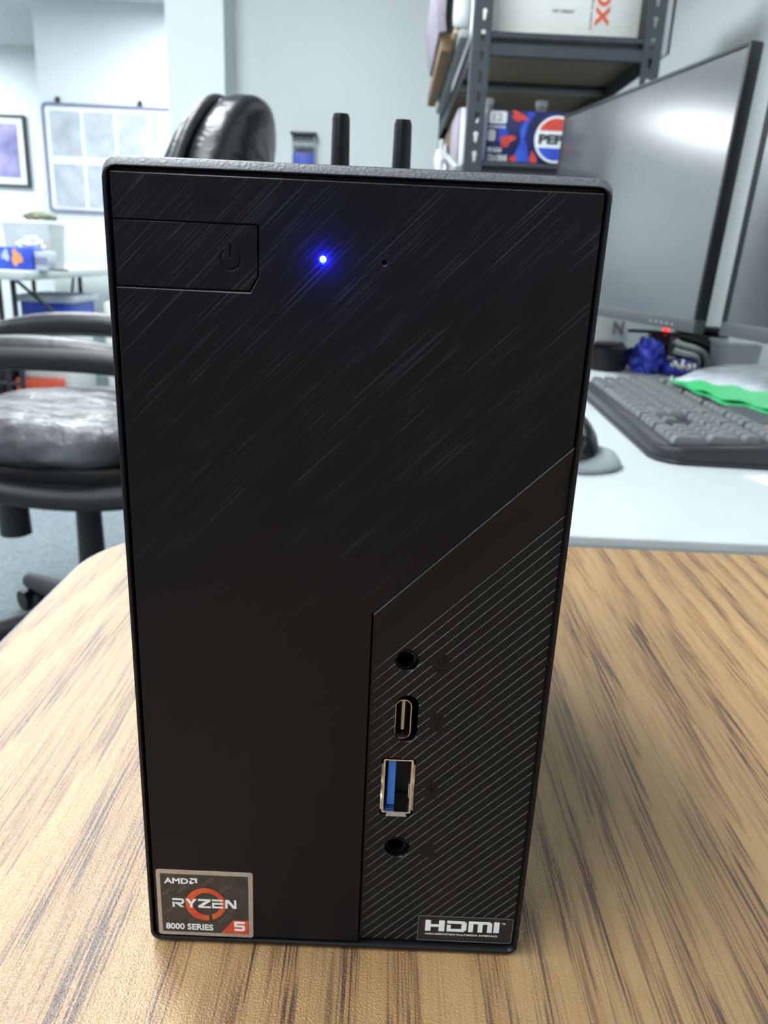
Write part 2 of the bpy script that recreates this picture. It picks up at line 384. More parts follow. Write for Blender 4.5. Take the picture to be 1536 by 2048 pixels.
for y in (.54, 1.56): obj('crossbar', cyl((.11, y, -.5), (.70, y, -.5), .009), 'leg', tb)

# ================================================================== MINI COMPUTER
pc = thing('mini_computer', 'small black tower computer with brushed front standing on the oak desk', 'computer', (0, .078, 0))
HZ = 156.2
def rr_loop(x0, x1, z0, z1, r, y, n=4): return [(p[0]/1000, y/1000, p[1]/1000) for p in rrect(x0, x1, z0, z1, r, n)]
# body shell, open toward the front, closed at the back
b, vs = loft([rr_loop(-38.6, 38.6, 1.8, HZ-1.4, 1.2, 3.2), rr_loop(-39.6, 39.6, 1.0, HZ-.5, 2.0, 3.2), rr_loop(-39.6, 39.6, 1.0, HZ-.5, 2.0, 154), rr_loop(-38.6, 38.6, 2.0, HZ-1.5, 2.0, 155)])
b.faces.new(vs[-1]); 
obj('case', b, 'case', pc)
for sx in (-1, 1):
    for yy in (18, 138):
        obj('foot', cyl((sx*.031, yy/1000, 0.0), (sx*.031, yy/1000, .0012), .005), 'deep', pc)
# bezel ring
b, vs = loft([rr_loop(-40, 40, .3, HZ, 2.6, 3.4), rr_loop(-40, 40, .3, HZ, 2.6, 1.7), rr_loop(-39.9, 39.9, .4, HZ-.12, 2.5, 1.3), rr_loop(-39.6, 39.6, .6, HZ-1.30, 2.1, .12), rr_loop(-39.4, 39.4, .8, HZ-1.45, 2.0, .0), rr_loop(-39.0, 39.0, 1.4, HZ-1.60, 1.6, .0),
              rr_loop(-38.85, 38.85, 1.6, HZ-1.72, 1.4, .25), rr_loop(-38.8, 38.8, 1.65, HZ-1.80, 1.4, 1.6), rr_loop(-37.5, 37.5, 2.8, HZ-3.0, 1.2, 1.9), rr_loop(-37.5, 37.5, 2.8, HZ-3.0, 1.2, 3.0), rr_loop(-38.5, 38.5, 1.9, HZ-1.8, 1.2, 3.4)])
for i in range(len(vs[0])):
    n_ = len(vs[0]); b.faces.new((vs[-1][i], vs[-1][(i+1) % n_], vs[0][(i+1) % n_], vs[0][i]))
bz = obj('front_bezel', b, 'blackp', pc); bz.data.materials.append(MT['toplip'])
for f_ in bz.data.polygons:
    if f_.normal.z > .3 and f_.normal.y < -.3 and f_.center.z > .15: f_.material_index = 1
# main brushed panel with the power button notch and two pin holes
main = [(-38.4, 2.3), (5.1, 2.3), (5.1, 80.25), (38.4, 113.55), (38.4, 153.8), (-38.4, 153.8), (-38.4, 147.0), (-15.3, 147.0), (-15.3, 139.1), (-16.75, 136.55), (-38.4, 136.55)]
b = front(flat([main, circ(4.7, 142.1, .42, 16), circ(-5.1, 142.2, .62, 20)], 1.3, .17), .85)
fp_ = obj('front_panel', b, 'brushed', pc, False)
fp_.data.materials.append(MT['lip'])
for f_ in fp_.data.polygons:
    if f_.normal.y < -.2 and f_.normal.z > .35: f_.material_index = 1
obj('panel_backing', front(flat([[(-38.6, 1.9), (4.9, 1.9), (4.9, 81), (38.6, 114.5), (38.6, 154.2), (-38.6, 154.2)]], .5), 1.9), 'deep', pc, False)
# power button
btn = [(-38.3, 146.75), (-15.62, 146.75), (-15.62, 139.2), (-16.95, 136.85), (-38.3, 136.85)]
pcx, pcz = -19.9, 141.6
def arc2(cx, cy, r0_, r1_, a0, a1, n=26):
    return [(cx+r1_*math.cos(a0+(a1-a0)*i/n), cy+r1_*math.sin(a0+(a1-a0)*i/n)) for i in range(n+1)] + [(cx+r0_*math.cos(a1-(a1-a0)*i/n), cy+r0_*math.sin(a1-(a1-a0)*i/n)) for i in range(n+1)]
glyph = arc2(pcx, pcz, 1.42, 1.78, PI*.5+.75, PI*2.5-.75)
bar = [(pcx-.17, pcz+.2), (pcx+.17, pcz+.2), (pcx+.17, pcz+2.3), (pcx-.17, pcz+2.3)]
btno = obj('power_button', front(flat([btn, glyph, bar], 1.2, .10), .85), 'brushed', pc, False)
obj('symbol_floor', front(flat([arc2(pcx, pcz, 1.3, 1.9, PI*.5+.72, PI*2.5-.72), [(pcx-.3, pcz+.1), (pcx+.3, pcz+.1), (pcx+.3, pcz+2.4), (pcx-.3, pcz+2.4)]], .1), .62), 'blackp', btno, False)
# LED
b = bmesh.new(); bmesh.ops.create_uvsphere(b, u_segments=16, v_segments=10, radius=.00052)
bmesh.ops.scale(b, vec=(1, .7, 1), verts=b.verts); bmesh.ops.translate(b, vec=(-.0051, .00022, .1422), verts=b.verts)
o = obj('power_light', b, 'led', pc); o['label'] = 'lit blue power light'
ld = bpy.data.lights.new('power_light_glow', 'POINT'); ld.energy = .006; ld.color = (0.01, 0.012, 1.0); ld.shadow_soft_size = .0003
lo = bpy.data.objects.new('power_light_glow', ld); C.objects.link(lo); lo.location = (-.0051, -.0016, .1422)
# grooved port panel, relief along 45 degree bands; c = z - x
def clip(poly, a, b_, c_, keep_less):
    out = []
    f = lambda p: (p[1]-p[0]-c_) * (1 if keep_less else -1)
    for i in range(len(poly)):
        p, q_ = poly[i], poly[(i+1) % len(poly)]; fp, fq = f(p), f(q_)
        if fp <= 0: out.append(p)
        if fp*fq < 0: t = fp/(fp-fq); out.append((p[0]+(q_[0]-p[0])*t, p[1]+(q_[1]-p[1])*t))
    return out
PX0, PX1, PZ0 = 5.45, 38.55, 2.3
CT = 74.98
poly0 = [(PX0, PZ0), (PX1, PZ0), (PX1, PX1+CT), (PX0, PX0+CT)]
prof = [(CT, .55), (CT-.36, .20), (67.9, 1.20)]
k = 0
while True:
    c = 62.2-2.35*k
    if c < -35.6: break
    prof += [(c+.22, 1.20), (c+.15, 1.55), (c+.02, 1.40), (c-.24, 1.20)]; k += 1
prof.append((PZ0-PX1-.01, 1.20))
b = bmesh.new()
def vkey(p, y): return b.verts.new((p[0]/1000, y/1000, p[1]/1000))
for (ca, ya), (cb, yb) in zip(prof, prof[1:]):
    pl = clip(clip(poly0, 0, 0, ca, True), 0, 0, cb, False)
    if len(pl) < 3: continue
    vv = [vkey(p, yb+(ya-yb)*((p[1]-p[0])-cb)/(ca-cb)) for p in pl]
    try:
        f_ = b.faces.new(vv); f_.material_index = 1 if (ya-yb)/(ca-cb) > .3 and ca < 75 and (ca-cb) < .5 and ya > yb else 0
    except ValueError: pass
bmesh.ops.remove_doubles(b, verts=b.verts, dist=1e-6)
be = [e for e in b.edges if len(e.link_faces) == 1]
ex = bmesh.ops.extrude_edge_only(b, edges=be)
nv = [g for g in ex['geom'] if isinstance(g, bmesh.types.BMVert)]; ne = [g for g in ex['geom'] if isinstance(g, bmesh.types.BMEdge)]
for v in nv: v.co.y = .0026
bmesh.ops.contextual_create(b, geom=ne)
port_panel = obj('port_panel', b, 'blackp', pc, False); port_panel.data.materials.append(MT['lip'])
def pill(cx, cz, w, h, n=10): return rrect(cx-w/2, cx+w/2, cz-h/2, cz+h/2, w/2-.001, n)
cuts = [circ(12.2, 70.5, 2.35), pill(12.75, 57.6, 4.5, 10.6), rrect(8.3, 15.2, 34.7, 48.5, .6), circ(12.4, 26.8, 2.65)]
cb_ = front(flat(cuts, 8), 1.5)
co = bpy.data.objects.new('cut', bpy.data.meshes.new('cut')); bmesh.ops.recalc_face_normals(cb_, faces=cb_.faces)
cb_.transform(Matrix.Translation(pc.location).inverted()); cb_.to_mesh(co.data); cb_.free(); C.objects.link(co); co.location = pc.location
md = port_panel.modifiers.new('b', 'BOOLEAN'); md.operation = 'DIFFERENCE'; md.object = co; md.solver = 'EXACT'
bpy.context.view_layer.update()
dg = bpy.context.evaluated_depsgraph_get(); me = bpy.data.meshes.new_from_object(port_panel.evaluated_get(dg))
port_panel.modifiers.clear(); port_panel.data = me; bpy.data.objects.remove(co)
if not me.materials: me.materials.append(MT['blackp'])
# soft raised rims round the sockets (worn lower lips)
def ring(cs, y, th): return front(flat(cs, th, .05), y)
# audio sockets
for (jx, jz, hr, nm) in ((11.9, 70.0, 2.35, 'microphone'), (12.1, 26.2, 2.65, 'headphone')):
    j = obj('audio_socket', front(flat([circ(jx, jz, 2.9), circ(jx-.0, jz, 1.75)], 1.4, .15), 3.55), 'blackp', pc)
    obj('socket_ring', front(flat([circ(jx, jz, 1.95), circ(jx, jz, 1.72)], .5, .06), 2.75), 'gloss', j)
    obj('socket_well', front(flat([circ(jx, jz, 1.9)], .4), 7.5), 'deep', j, False)
    obj('socket_spring', bx((jx-1.78)/1000, (jx-1.50)/1000, .0037, .0050, (jz-.5)/1000, (jz+.5)/1000, .0001), 'chrome', j)
# USB-C
uc = obj('usb_c_socket', front(flat([pill(12.1, 56.9, 3.3, 9.0), pill(12.1, 56.9, 2.85, 8.55)], 5.5, .08), 4.9), 'chrome', pc); uc['label'] = 'slim oval metal socket'
obj('contact_tongue', front(flat([pill(12.1, 57.6, .62, 7.0)], 4.0, .1), 4.8), 'silver', uc)
obj('socket_back', front(flat([pill(12.1, 56.9, 4.6, 10.8)], .4), 8.0), 'deep', uc, False)
# USB-A
ua = obj('usb_socket', front(flat([rrect(8.75, 14.75, 35.1, 48.1, .35), rrect(9.15, 14.35, 35.5, 47.7, .25)], 6.0, .08), 4.5), 'nickel', pc); ua['label'] = 'rectangular metal socket with blue tongue'
def quad(b, pts): b.faces.new([b.verts.new((p[0]/1000, p[1]/1000, p[2]/1000)) for p in pts])
b = bmesh.new()   # flared lips
quad(b, [(8.4, .95, 36.3), (9.15, 1.9, 36.6), (9.15, 1.9, 47.0), (8.4, .95, 47.3)]); quad(b, [(15.1, .95, 36.3), (14.3, 1.9, 36.6), (14.3, 1.9, 47.0), (15.1, .95, 47.3)])
quad(b, [(9.7, .95, 34.8), (9.9, 1.9, 35.5), (13.6, 1.9, 35.5), (13.9, .95, 34.8)]); quad(b, [(9.7, .95, 48.4), (9.9, 1.9, 47.7), (13.6, 1.9, 47.7), (13.9, .95, 48.4)])
ret = bmesh.ops.extrude_face_region(b, geom=b.faces[:]); 
for v in [g for g in ret['geom'] if isinstance(g, bmesh.types.BMVert)]: v.co.y += .0002
obj('flared_lips', b, 'chrome', ua, False)
obj('contact_tongue', bx(.00975, .01130, .0028, .0080, .0362, .0474, .0001), 'usbblue', ua)
obj('spring_tab', bx(.01405, .01425, .0021, .0060, .0385, .0420, .0001), 'nickel', ua)
obj('socket_back', bx(.0089, .0147, .0078, .0081, .0352, .0480), 'deep', ua, False)
# little embossed symbols on smooth pads beside each socket
def stroke(pl, cyc=False, r=.13, y=1.12):
    return tube([(p[0]/1000, y/1000, p[1]/1000) for p in pl], r/1000, cyc, 3, 1)
def pad(cx, cz, w=2.6, h=3.2, name='symbol_pad'): return obj(name, front(flat([rrect(cx-w/2, cx+w/2, cz-h/2, cz+h/2, 1.0)], .45, .04), 1.41), 'blackp', pc)
ic = 18.6
p_ = pad(ic, 70.2, 3.2, 3.8)
b = stroke([(ic-.45, 70.4), (ic-.45, 71.4), (ic, 71.9), (ic+.45, 71.4), (ic+.45, 70.0), (ic, 69.6), (ic-.45, 70.0)], True)
b = join(b, stroke([(ic-.95, 70.9), (ic-.9, 69.7), (ic, 69.0), (ic+.9, 69.7), (ic+.95, 70.9)])); b = join(b, stroke([(ic-.9, 68.5), (ic+.9, 68.5)])); b = join(b, stroke([(ic, 69.0), (ic, 68.5)]))
obj('microphone_symbol', b, 'blackp', p_)
for cz in (57.2, 41.2):
    p_ = pad(ic, cz, 2.6, 4.2)
    if cz > 50: b = join(stroke([(ic-.9, cz+.9), (ic, cz+.5), (ic+.9, cz+.9), (ic+.4, cz-.3), (ic-.3, cz-.4)]), stroke([(ic, cz-.6), (ic, cz-1.5)]))
    else: b = join(join(stroke([(ic-.7, cz+.6), (ic, cz+1.2), (ic+.7, cz+.4), (ic+.3, cz-.5), (ic-.5, cz-.3)], True), stroke([(ic, cz+1.5), (ic, cz-1.5)])), stroke([(ic-.9, cz+.3), (ic+.9, cz+.3)]))
    obj('data_symbol', b, 'blackp', p_)
p_ = pad(ic+.1, 26.4, 3.0, 3.4)
b = stroke([(ic-.9, 25.6), (ic-.95, 26.9), (ic-.1, 27.8), (ic+.75, 26.9), (ic+.75, 26.2)]); b = join(b, stroke([(ic+.6, 26.0), (ic+1.0, 26.0), (ic+.5, 25.2), (ic+1.1, 25.2)])); b = join(b, stroke([(ic-1.0, 26.1), (ic-1.0, 25.3), (ic-.7, 25.3), (ic-.7, 26.1)], True))
obj('headphone_symbol', b, 'blackp', p_)

# processor sticker
def poly2(pls, y, th=.06): return front(flat(pls, th), y)
YS = .17
st = obj('processor_sticker', front(flat([rrect(-37.75, -17.45, 2.2, 19.55, .55)], .14, .03), YS-.03), 'silver', pc)
st['label'] = 'silver-edged sticker with a red ring and white lettering'
obj('sticker_face', poly2([rrect(-36.9, -18.42, 3.15, 18.55, .12)], YS-.12), 'label', st, False)
YT = YS-.17
# pale slanted watermark words
b = bmesh.new()
for (wx, wz) in ((-36.2, 12.6), (-35.4, 8.2), (-28.0, 15.2), (-24.2, 13.8), (-22.2, 8.6), (-33.0, 13.4), (-31.0, 5.4), (-24.6, 5.6)):
    t_ = text('AMD', 1.5, .02); t_.transform(Matrix.Translation((wx, wz, 0)) @ Matrix.Rotation(.72, 4, 'Z')); join(b, t_)
b = front(b, YT+.004); obj('watermark_lettering', b, 'faintp', st, False)
cx, cz = -27.5, 10.85
def ering(r0x, r0z, r1x, r1z, a0, a1, n=44, ox=0.0, oz=0.0):
    o_ = [(cx+r1x*math.cos(a0+(a1-a0)*i/n), cz+r1z*math.sin(a0+(a1-a0)*i/n)) for i in range(n+1)]
    i_ = [(cx+ox+r0x*math.cos(a1-(a1-a0)*i/n), cz+oz+r0z*math.sin(a1-(a1-a0)*i/n)) for i in range(n+1)]
    return o_+i_
obj('red_ring', poly2([ering(2.95, 3.0, 4.25, 4.3, -1.22, 2*PI-1.42, ox=.25, oz=.1)], YT+.01), 'red', st, False)
obj('red_corner', poly2([[(-24.3, 3.2), (-21.7, 6.8), (-18.45, 6.8), (-18.45, 3.2)]], YT+.01), 'red', st, False)
# RYZEN, drawn letter by letter in a 0..1 box
def P(l, x0, x1, z0, z1): return [[(x0+p[0]*(x1-x0), z0+p[1]*(z1-z0)) for p in pl] for pl in l]
LR = [[(0, 1), (.85, 1), (1, .85), (1, .55), (.86, .38), (.6, .38), (1, 0), (.72, 0), (.3, .38), (.22, .38), (.22, .54), (.76, .54), (.8, .56), (.8, .78), (.76, .82), (0, .82)], [(0, .58), (.17, .58), (.17, 0), (0, 0)]]
LY = [[(0, 1), (.26, 1), (.5, .62), (.74, 1), (1, 1), (.61, .38), (.61, 0), (.39, 0), (.39, .38)]]
LZ = [[(0, 1), (1, 1), (1, .8), (.36, .2), (1, .2), (1, 0), (0, 0), (0, .22), (.62, .8), (0, .8)]]
LE = [[(0, 1), (1, 1), (1, .82), (0, .82)], [(0, .62), (1, .62), (1, .42), (.2, .42), (.2, .2), (1, .2), (1, 0), (0, 0)]]
LN = [[(0, 1), (.3, 1), (.8, .3), (.8, 1), (1, 1), (1, 0), (.72, 0), (.2, .7), (.2, 0), (0, 0)]]
pls = P(LR, -34.5, -32.0, 9.95, 12.2)+P(LY, -31.75, -29.35, 9.95, 12.2)+P(LZ, -29.05, -26.4, 9.97, 12.25)+P(LE, -26.1, -23.8, 10.0, 12.27)+P(LN, -23.3, -20.95, 10.05, 12.3)
obj('lettering', poly2(pls, YT-.05), 'lwhite', st, False)
t_ = fit(text('AMD', 2, .05, .06), -36.05, -30.95, 16.15, 17.6); obj('lettering', front(t_, YT-.05), 'lwhite', st, False)
arrow = [[(0, 1), (1, 1), (1, .12), (.72, .36), (.72, .74), (.30, .74)], [(.30, .68), (.30, .30), (.66, .30), (.42, 0), (0, 0), (0, .42)]]
obj('arrow_emblem', poly2(P(arrow, -30.75, -29.1, 16.2, 17.68), YT-.05), 'lwhite', st, False)
t_ = fit(text('8000 SERIES', 2, .05, .05), -36.15, -26.0, 3.85, 5.5); obj('lettering', front(t_, YT-.05), 'lwhite', st, False)
five = [[(0, 1), (1, 1), (1, .80), (.26, .80), (.26, .62), (.86, .62), (1, .5), (1, .12), (.86, 0), (0, 0), (0, .2), (.74, .2), (.74, .42), (0, .42)]]
obj('lettering', poly2(P(five, -21.5, -19.2, 4.05, 6.5), YT-.05), 'lwhite', st, False)

# HDMI sticker on the port panel
hs = obj('socket_sticker', front(flat([rrect(17.9, 38.35, 2.55, 9.35, .5)], .12, .02), 1.12), 'hblack', pc); hs['label'] = 'black sticker with bold white lettering'
obj('sticker_edge', poly2([rrect(17.9, 38.35, 2.55, 9.35, .5), rrect(18.02, 38.23, 2.67, 9.23, .45)], 1.04), 'hedge', hs, False)
H_ = [[(0, 0), (.28, 0), (.28, .40), (.70, .40), (.70, 0), (1, 0), (1, 1), (.70, 1), (.70, .62), (.28, .62), (.28, 1), (0, 1)]]
D_ = [[(0, 1), (.86, 1), (1, .84), (1, .18), (.84, 0), (0, 0), (0, .62), (.20, .62), (.20, .24), (.74, .24), (.74, .76), (0, .76)]]
M_ = [[(0, 0), (0, 1), (.90, 1), (1, .84), (1, 0), (.80, 0), (.80, .78), (.60, .78), (.60, 0), (.40, 0), (.40, .78), (.20, .78), (.20, 0)]]
I_ = [[(0, 0), (1, 0), (1, 1), (0, 1)]]
pls = P(H_, 19.5, 23.65, 5.25, 8.15)+P(D_, 24.15, 28.4, 5.3, 8.15)+P(M_, 28.8, 33.9, 5.35, 8.2)+P(I_, 34.25, 35.45, 5.4, 8.25)
obj('lettering', poly2(pls, 1.02), 'lwhite', hs, False)
t_ = fit(text('HIGH-DEFINITION MULTIMEDIA INTERFACE', 1, .04, .01), 19.6, 35.2, 4.2, 4.62); obj('lettering', front(t_, 1.02), 'lwhite', hs, False)
t_ = fit(text('TM', 1, .04, .01), 35.9, 36.7, 7.75, 8.15); obj('lettering', front(t_, 1.02), 'lwhite', hs, False)

# antennas at the back
for (ax, top) in ((-.0141, .1895), (.0076, .1885)):
    a_ = obj('antenna', lathe([(.0030, .0), (.0044, .001), (.0043, .010), (.0037, .050), (.0031, .088), (.0026, .0895), (.0, .0898)], 6 if False else 20, (ax, .170, top-.0898)), 'blackp', pc)
    for v in a_.data.vertices: v.co.y = (v.co.y-(.170-.078))*.7+(.170-.078)
    obj('antenna_base', cyl((ax, .1555, top-.084), (ax, .1665, top-.084), .0036), 'chrome', a_)
obj('rear_grille', bx(-.034, .034, .1551, .1556, .02, .075, .0002), 'deep', pc)

# ================================================================== MONITORS
def monitor(nb, yaw, tilt, W_, H__, label, leds, sp=.5, sw=.12, sr=.09):
    """nb: near bottom corner of the screen side; panel runs along +y turned by yaw"""
    d = Vector((math.sin(yaw), math.cos(yaw), 0)); n = Vector((math.cos(yaw), -math.sin(yaw), 0))
    u = Vector((0, 0, 1))*math.cos(tilt)+n*math.sin(tilt); w = d.cross(u); w = w if w.x > 0 else -w      # w: toward the back
    Mx = Matrix(((d.x, w.x, u.x, nb[0]), (d.y, w.y, u.y, nb[1]), (d.z, w.z, u.z, nb[2]), (0, 0, 0, 1)))
    base = Mx @ Vector((W_*sp, sw, 0))
    t = thing('monitor', label, 'monitor', (base.x, base.y, TT_Z))
    def put(b): b.transform(Mx); return b
    B = .006 if leds else .010; BB = .019; DP = .018
    obj('screen', put(bx(B-.001, W_-B+.001, .0018, .006, BB-.001, H__-B+.001)), 'screen', t, False)
    fr = bx(0, W_, .0, DP, 0, BB, .0015); obj('bottom_bezel', put(fr), 'bezel', t)
    fr = bx(0, B, .0, DP, BB, H__, .001, bm=bx(W_-B, W_, .0, DP, BB, H__, .001, bm=bx(B, W_-B, .0, DP, H__-B, H__, .001)))
    obj('bezel', put(fr), 'bezeld', t)
    obj('back_shell', put(bx(.075, W_-.075, .0195, .040, .03, H__-.04, .006, bm=bx(.002, W_-.002, .0182, .0200, .002, H__-.002, .0005))), 'bezeld', t)
    for i in range(5):
        if leds: obj('menu_button', put(bx(.055+.016*i, .061+.016*i, -.0006, .001, .007, .0085)), 'wedge', t, False)
    obj('stand_neck', put(bx(W_*sp-.028, W_*sp+.028, .041 if sp < .6 else sw-.012, .060 if sp < .6 else sw+.008, TT_Z-nb[2]+.012, H__*.45, .004)), 'bezeld', t)
    fb = flat([rrect(-sr, sr, -sr*.7, sr*.7, .02)], .010, .002); fb.transform(Matrix.Translation((base.x, base.y, TT_Z+.0058)) @ Matrix.Rotation(-yaw, 4, 'Z'))
    obj('stand_foot', fb, 'bezeld', t)
    return t, Mx
m1, MX1 = monitor((.440, 1.008, .056), -.19, .041, .61, .3705, 'black monitor with ceiling lamp glare on its screen, nearer the steel rack', True, .92, .052, .034)
m2y = .20
d2 = Vector((math.sin(-m2y), math.cos(-m2y), 0))
m2, MX2 = monitor((.467-d2.x*.61, .984-d2.y*.61, .057), -m2y, .041, .61, .3705, 'black monitor cut off by the right edge of the picture', False)

# ================================================================== KEYBOARD (user side faces -x, numpad end toward the camera)
KX, KY = .2975, .680; KR = -.045
kb = thing('keyboard', 'full-size black keyboard with number pad on the white table', 'keyboard', (KX, KY, TT_Z), KR)
def ktop(x): return .017+.010*x/.15
KW, KL = .150, .478
ko = [(.030, 0), (KW, 0), (KW, KL), (.0, KL), (.0, .030), (.006, .014), (.016, .004)]
b = flat([ko], .012, .002)
for v in b.verts: v.co.z = .0015 if v.co.z < 0 else (.0035 if v.co.z < .0045 else .0045)
b2 = flat([[(p[0]+(.0035 if p[0] < .1 else -.002), p[1]+(.0035 if p[1] < .2 else -.0035)) for p in ko]], .016, .0045)
for v in b2.verts: v.co.z = .0046 if v.co.z < -.001 else (.0045+(ktop(v.co.x)-.0045)*min(1, (v.co.z+.008)/.016)) 
obj('body', join(b, b2), 'keyb', kb, True, world=False)
def keymesh(w, d, nm):
    b, vs = loft([[(-w/2, -d/2, 0), (w/2, -d/2, 0), (w/2, d/2, 0), (-w/2, d/2, 0)], [(-w/2*.94, -d/2*.94, .004), (w/2*.94, -d/2*.94, .004), (w/2*.94, d/2*.94, .004), (-w/2*.94, d/2*.94, .004)],
                  [(-w/2*.78+.0005, -d/2*.80, .0085), (w/2*.72, -d/2*.80, .0085), (w/2*.72, d/2*.80, .0085), (-w/2*.78+.0005, d/2*.80, .0085)]])
    b.faces.new(vs[-1]); b.faces.new(vs[0])
    bmesh.ops.bevel(b, geom=[e for e in b.edges if all(v.co.z > .008 for v in e.verts)], offset=.0009, segments=1, affect='EDGES')
    o_ = bpy.data.objects.new(nm, bpy.data.meshes.new(nm)); finish(o_, b, 'keycap', False); me_ = o_.data; bpy.data.objects.remove(o_); return me_
cache = {}
U = .0190
def key(row_x, y_units, wy=1.0, dx=1.0):
    """y_units measured from the near (numpad) end"""
    k_ = (wy, dx)
    if k_ not in cache: cache[k_] = keymesh(U*dx-.0012, U*wy-.0012, 'key')
    o_ = bpy.data.objects.new('key', cache[k_]); C.objects.link(o_); o_.parent = kb
    o_.location = (row_x, .016+U*(y_units+wy/2), ktop(row_x)-.0002)
R0 = .0300
rows = [R0+U*i for i in range(5)]+[R0+U*5.4]
for ri, rx in enumerate(rows):
    # numpad 4 units
    if ri == 0: key(rx, 1, 1); key(rx, 2, 2)
    elif ri == 5: [key(rx, j, 1) for j in range(4)]
    else:
        for j in range(1, 4): key(rx, j, 1)
    if ri in (0, 2): key(rx+U/2, 0, 1, 2.0)
    if ri == 4: key(rx, 0, 1)
    # navigation / arrows 3 units, gap .3
    if ri == 0: [key(rx, 4.3+j, 1) for j in range(3)]
    elif ri == 1: key(rx, 5.3, 1)
    elif ri in (3, 4, 5): [key(rx, 4.3+j, 1) for j in range(3)]
    y_ = 7.6
    if ri == 0: lay = [1.25, 1.25, 1.25, 1.25, 6.25, 1.25, 1.25, 1.25]
    elif ri == 1: lay = [2.75]+[1]*10+[2.25]
    elif ri == 2: lay = [2.25]+[1]*11+[1.75]
    elif ri == 3: lay = [1.5]+[1]*12+[1.5]
    elif ri == 4: lay = [2.0]+[1]*13
    else: lay = [1]*4+[-.5]+[1]*4+[-.5]+[1]*4+[-1]+[1]
    for w_ in lay:
        if w_ > 0: key(rx, y_, w_)
        y_ += abs(w_)
    if ri < 5: key(rx, y_+.25, 1)

TZ = .0095
FRAME[0] = Matrix.Translation((.4471, 1.4148, -.0574)) @ Matrix.Scale(1.5, 4) @ Matrix.Translation((-.30, -.90, -TZ))
# mouse behind the computer, right of it
ms = thing('mouse', 'small glossy black mouse on a low grey base beside the keyboard', 'mouse', (.145, .405, TZ))
b = lathe([(.030, 0), (.0335, .001), (.0340, .004), (.030, .009), (.022, .011), (.0, .0115)], 32, (.139, .405, TZ)); obj('base', b, 'wedge', ms)
b = bmesh.new(); bmesh.ops.create_uvsphere(b, u_segments=24, v_segments=14, radius=1)
for v in b.verts:
    v.co = Vector((v.co.x*.024+.132, v.co.y*.036+.407, TZ+.0112+max(v.co.z, -.02)*.026*(1+.25*v.co.y)))
obj('shell', b, 'gloss', ms)
obj('wheel', cyl((.126, .392, TZ+.036), (.130, .392, TZ+.036), .005), 'keyb', ms)

# loose paper sheet on the white table, right of the keyboard corner
KEEP = FRAME[0]; FRAME[0] = None
b = bx(0, .279, 0, .216, TT_Z+.0004, TT_Z+.0010); b.transform(Matrix.Translation((.3766, .645, 0)) @ Matrix.Rotation(-1.289, 4, 'Z'))
tag(obj('paper_sheet', b, 'paper', None, False), 'white paper sheet lying flat on the white table beside the keyboard end', 'paper')
FRAME[0] = KEEP

# ================================================================== CLUTTER UNDER THE MONITORS
def blob(cx, cy, cz, rx, ry, rz, amp=.25, fr=3.0, sub=3, seed=0):
    b = bmesh.new(); bmesh.ops.create_icosphere(b, subdivisions=sub, radius=1)
    for v in b.verts:
        p = v.co.copy(); k_ = 1+amp*noise.noise(p*fr+Vector((seed, seed*2, 0)))
        v.co = Vector((cx+p.x*rx*k_, cy+p.y*ry*k_, cz+max(p.z, -.55)*rz*k_))
    return b
# zip bag of green edged film
KEEP = FRAME[0]; FRAME[0] = None
bg = thing('zip_bag', 'clear plastic bag with a bright green seal lying over the keyboard', 'bag', (.47, .95, -.02))
def sheet(fn, nu, nv, th):
    b = bmesh.new(); g = [[b.verts.new(fn(i/nu, j/nv)) for j in range(nv+1)] for i in range(nu+1)]
    for i in range(nu):
        for j in range(nv): b.faces.new((g[i][j], g[i+1][j], g[i+1][j+1], g[i][j+1]))
    bmesh.ops.remove_doubles(b, verts=b.verts, dist=1e-6)
    bmesh.ops.solidify(b, geom=b.faces[:], thickness=th); return b
def pw(pts, u_):
    k_ = min(int(u_*(len(pts)-1)), len(pts)-2); f_ = u_*(len(pts)-1)-k_
    return Vector(pts[k_]).lerp(Vector(pts[k_+1]), f_)
PB_ = [(.432, 1.049, -.0185), (.434, .956, -.0205), (.434, .868, -.0205), (.466, .812, -.0205), (.500, .745, -.0205)]
PT_ = [(.432, 1.049, -.0180), (.455, .988, -.0145), (.488, .945, -.0140), (.513, .900, -.0140), (.548, .840, -.0140)]
PF_ = [(.432, 1.049, -.0180), (.501, 1.110, -.0110), (.579, 1.165, -.0070), (.652, 1.206, -.0050), (.705, 1.230, -.0050)]
def bagf(u_, v_):
    p = pw(PT_, u_).lerp(pw(PF_, u_), v_); p.z += .016*math.sin(PI*v_)*min(1, u_*3)+.003*noise.noise(Vector((u_*7, v_*6, 1))); return p
obj('bag_film', sheet(bagf, 28, 16, .0008), 'bagp', bg)
def sealf(k_):
    def f(u_, v_):
        p = pw(PT_, u_).lerp(pw(PB_, u_), v_*(1-.10*k_)); p.z += (.0035*k_ + .0016*math.sin(u_*26+v_*3+k_))*min(1, u_*4); return p
    return f
for k_ in range(2): obj('green_seal', sheet(sealf(k_+.4), 40, 6, .0010), 'green', bg)
tag(obj('red_pouch', blob(.482, .790, -.0400, .030, .022, .009, .2, 2, 3, 4), 'card', None), 'small rust red pouch tucked under the green-sealed bag', 'pouch')
FRAME[0] = KEEP

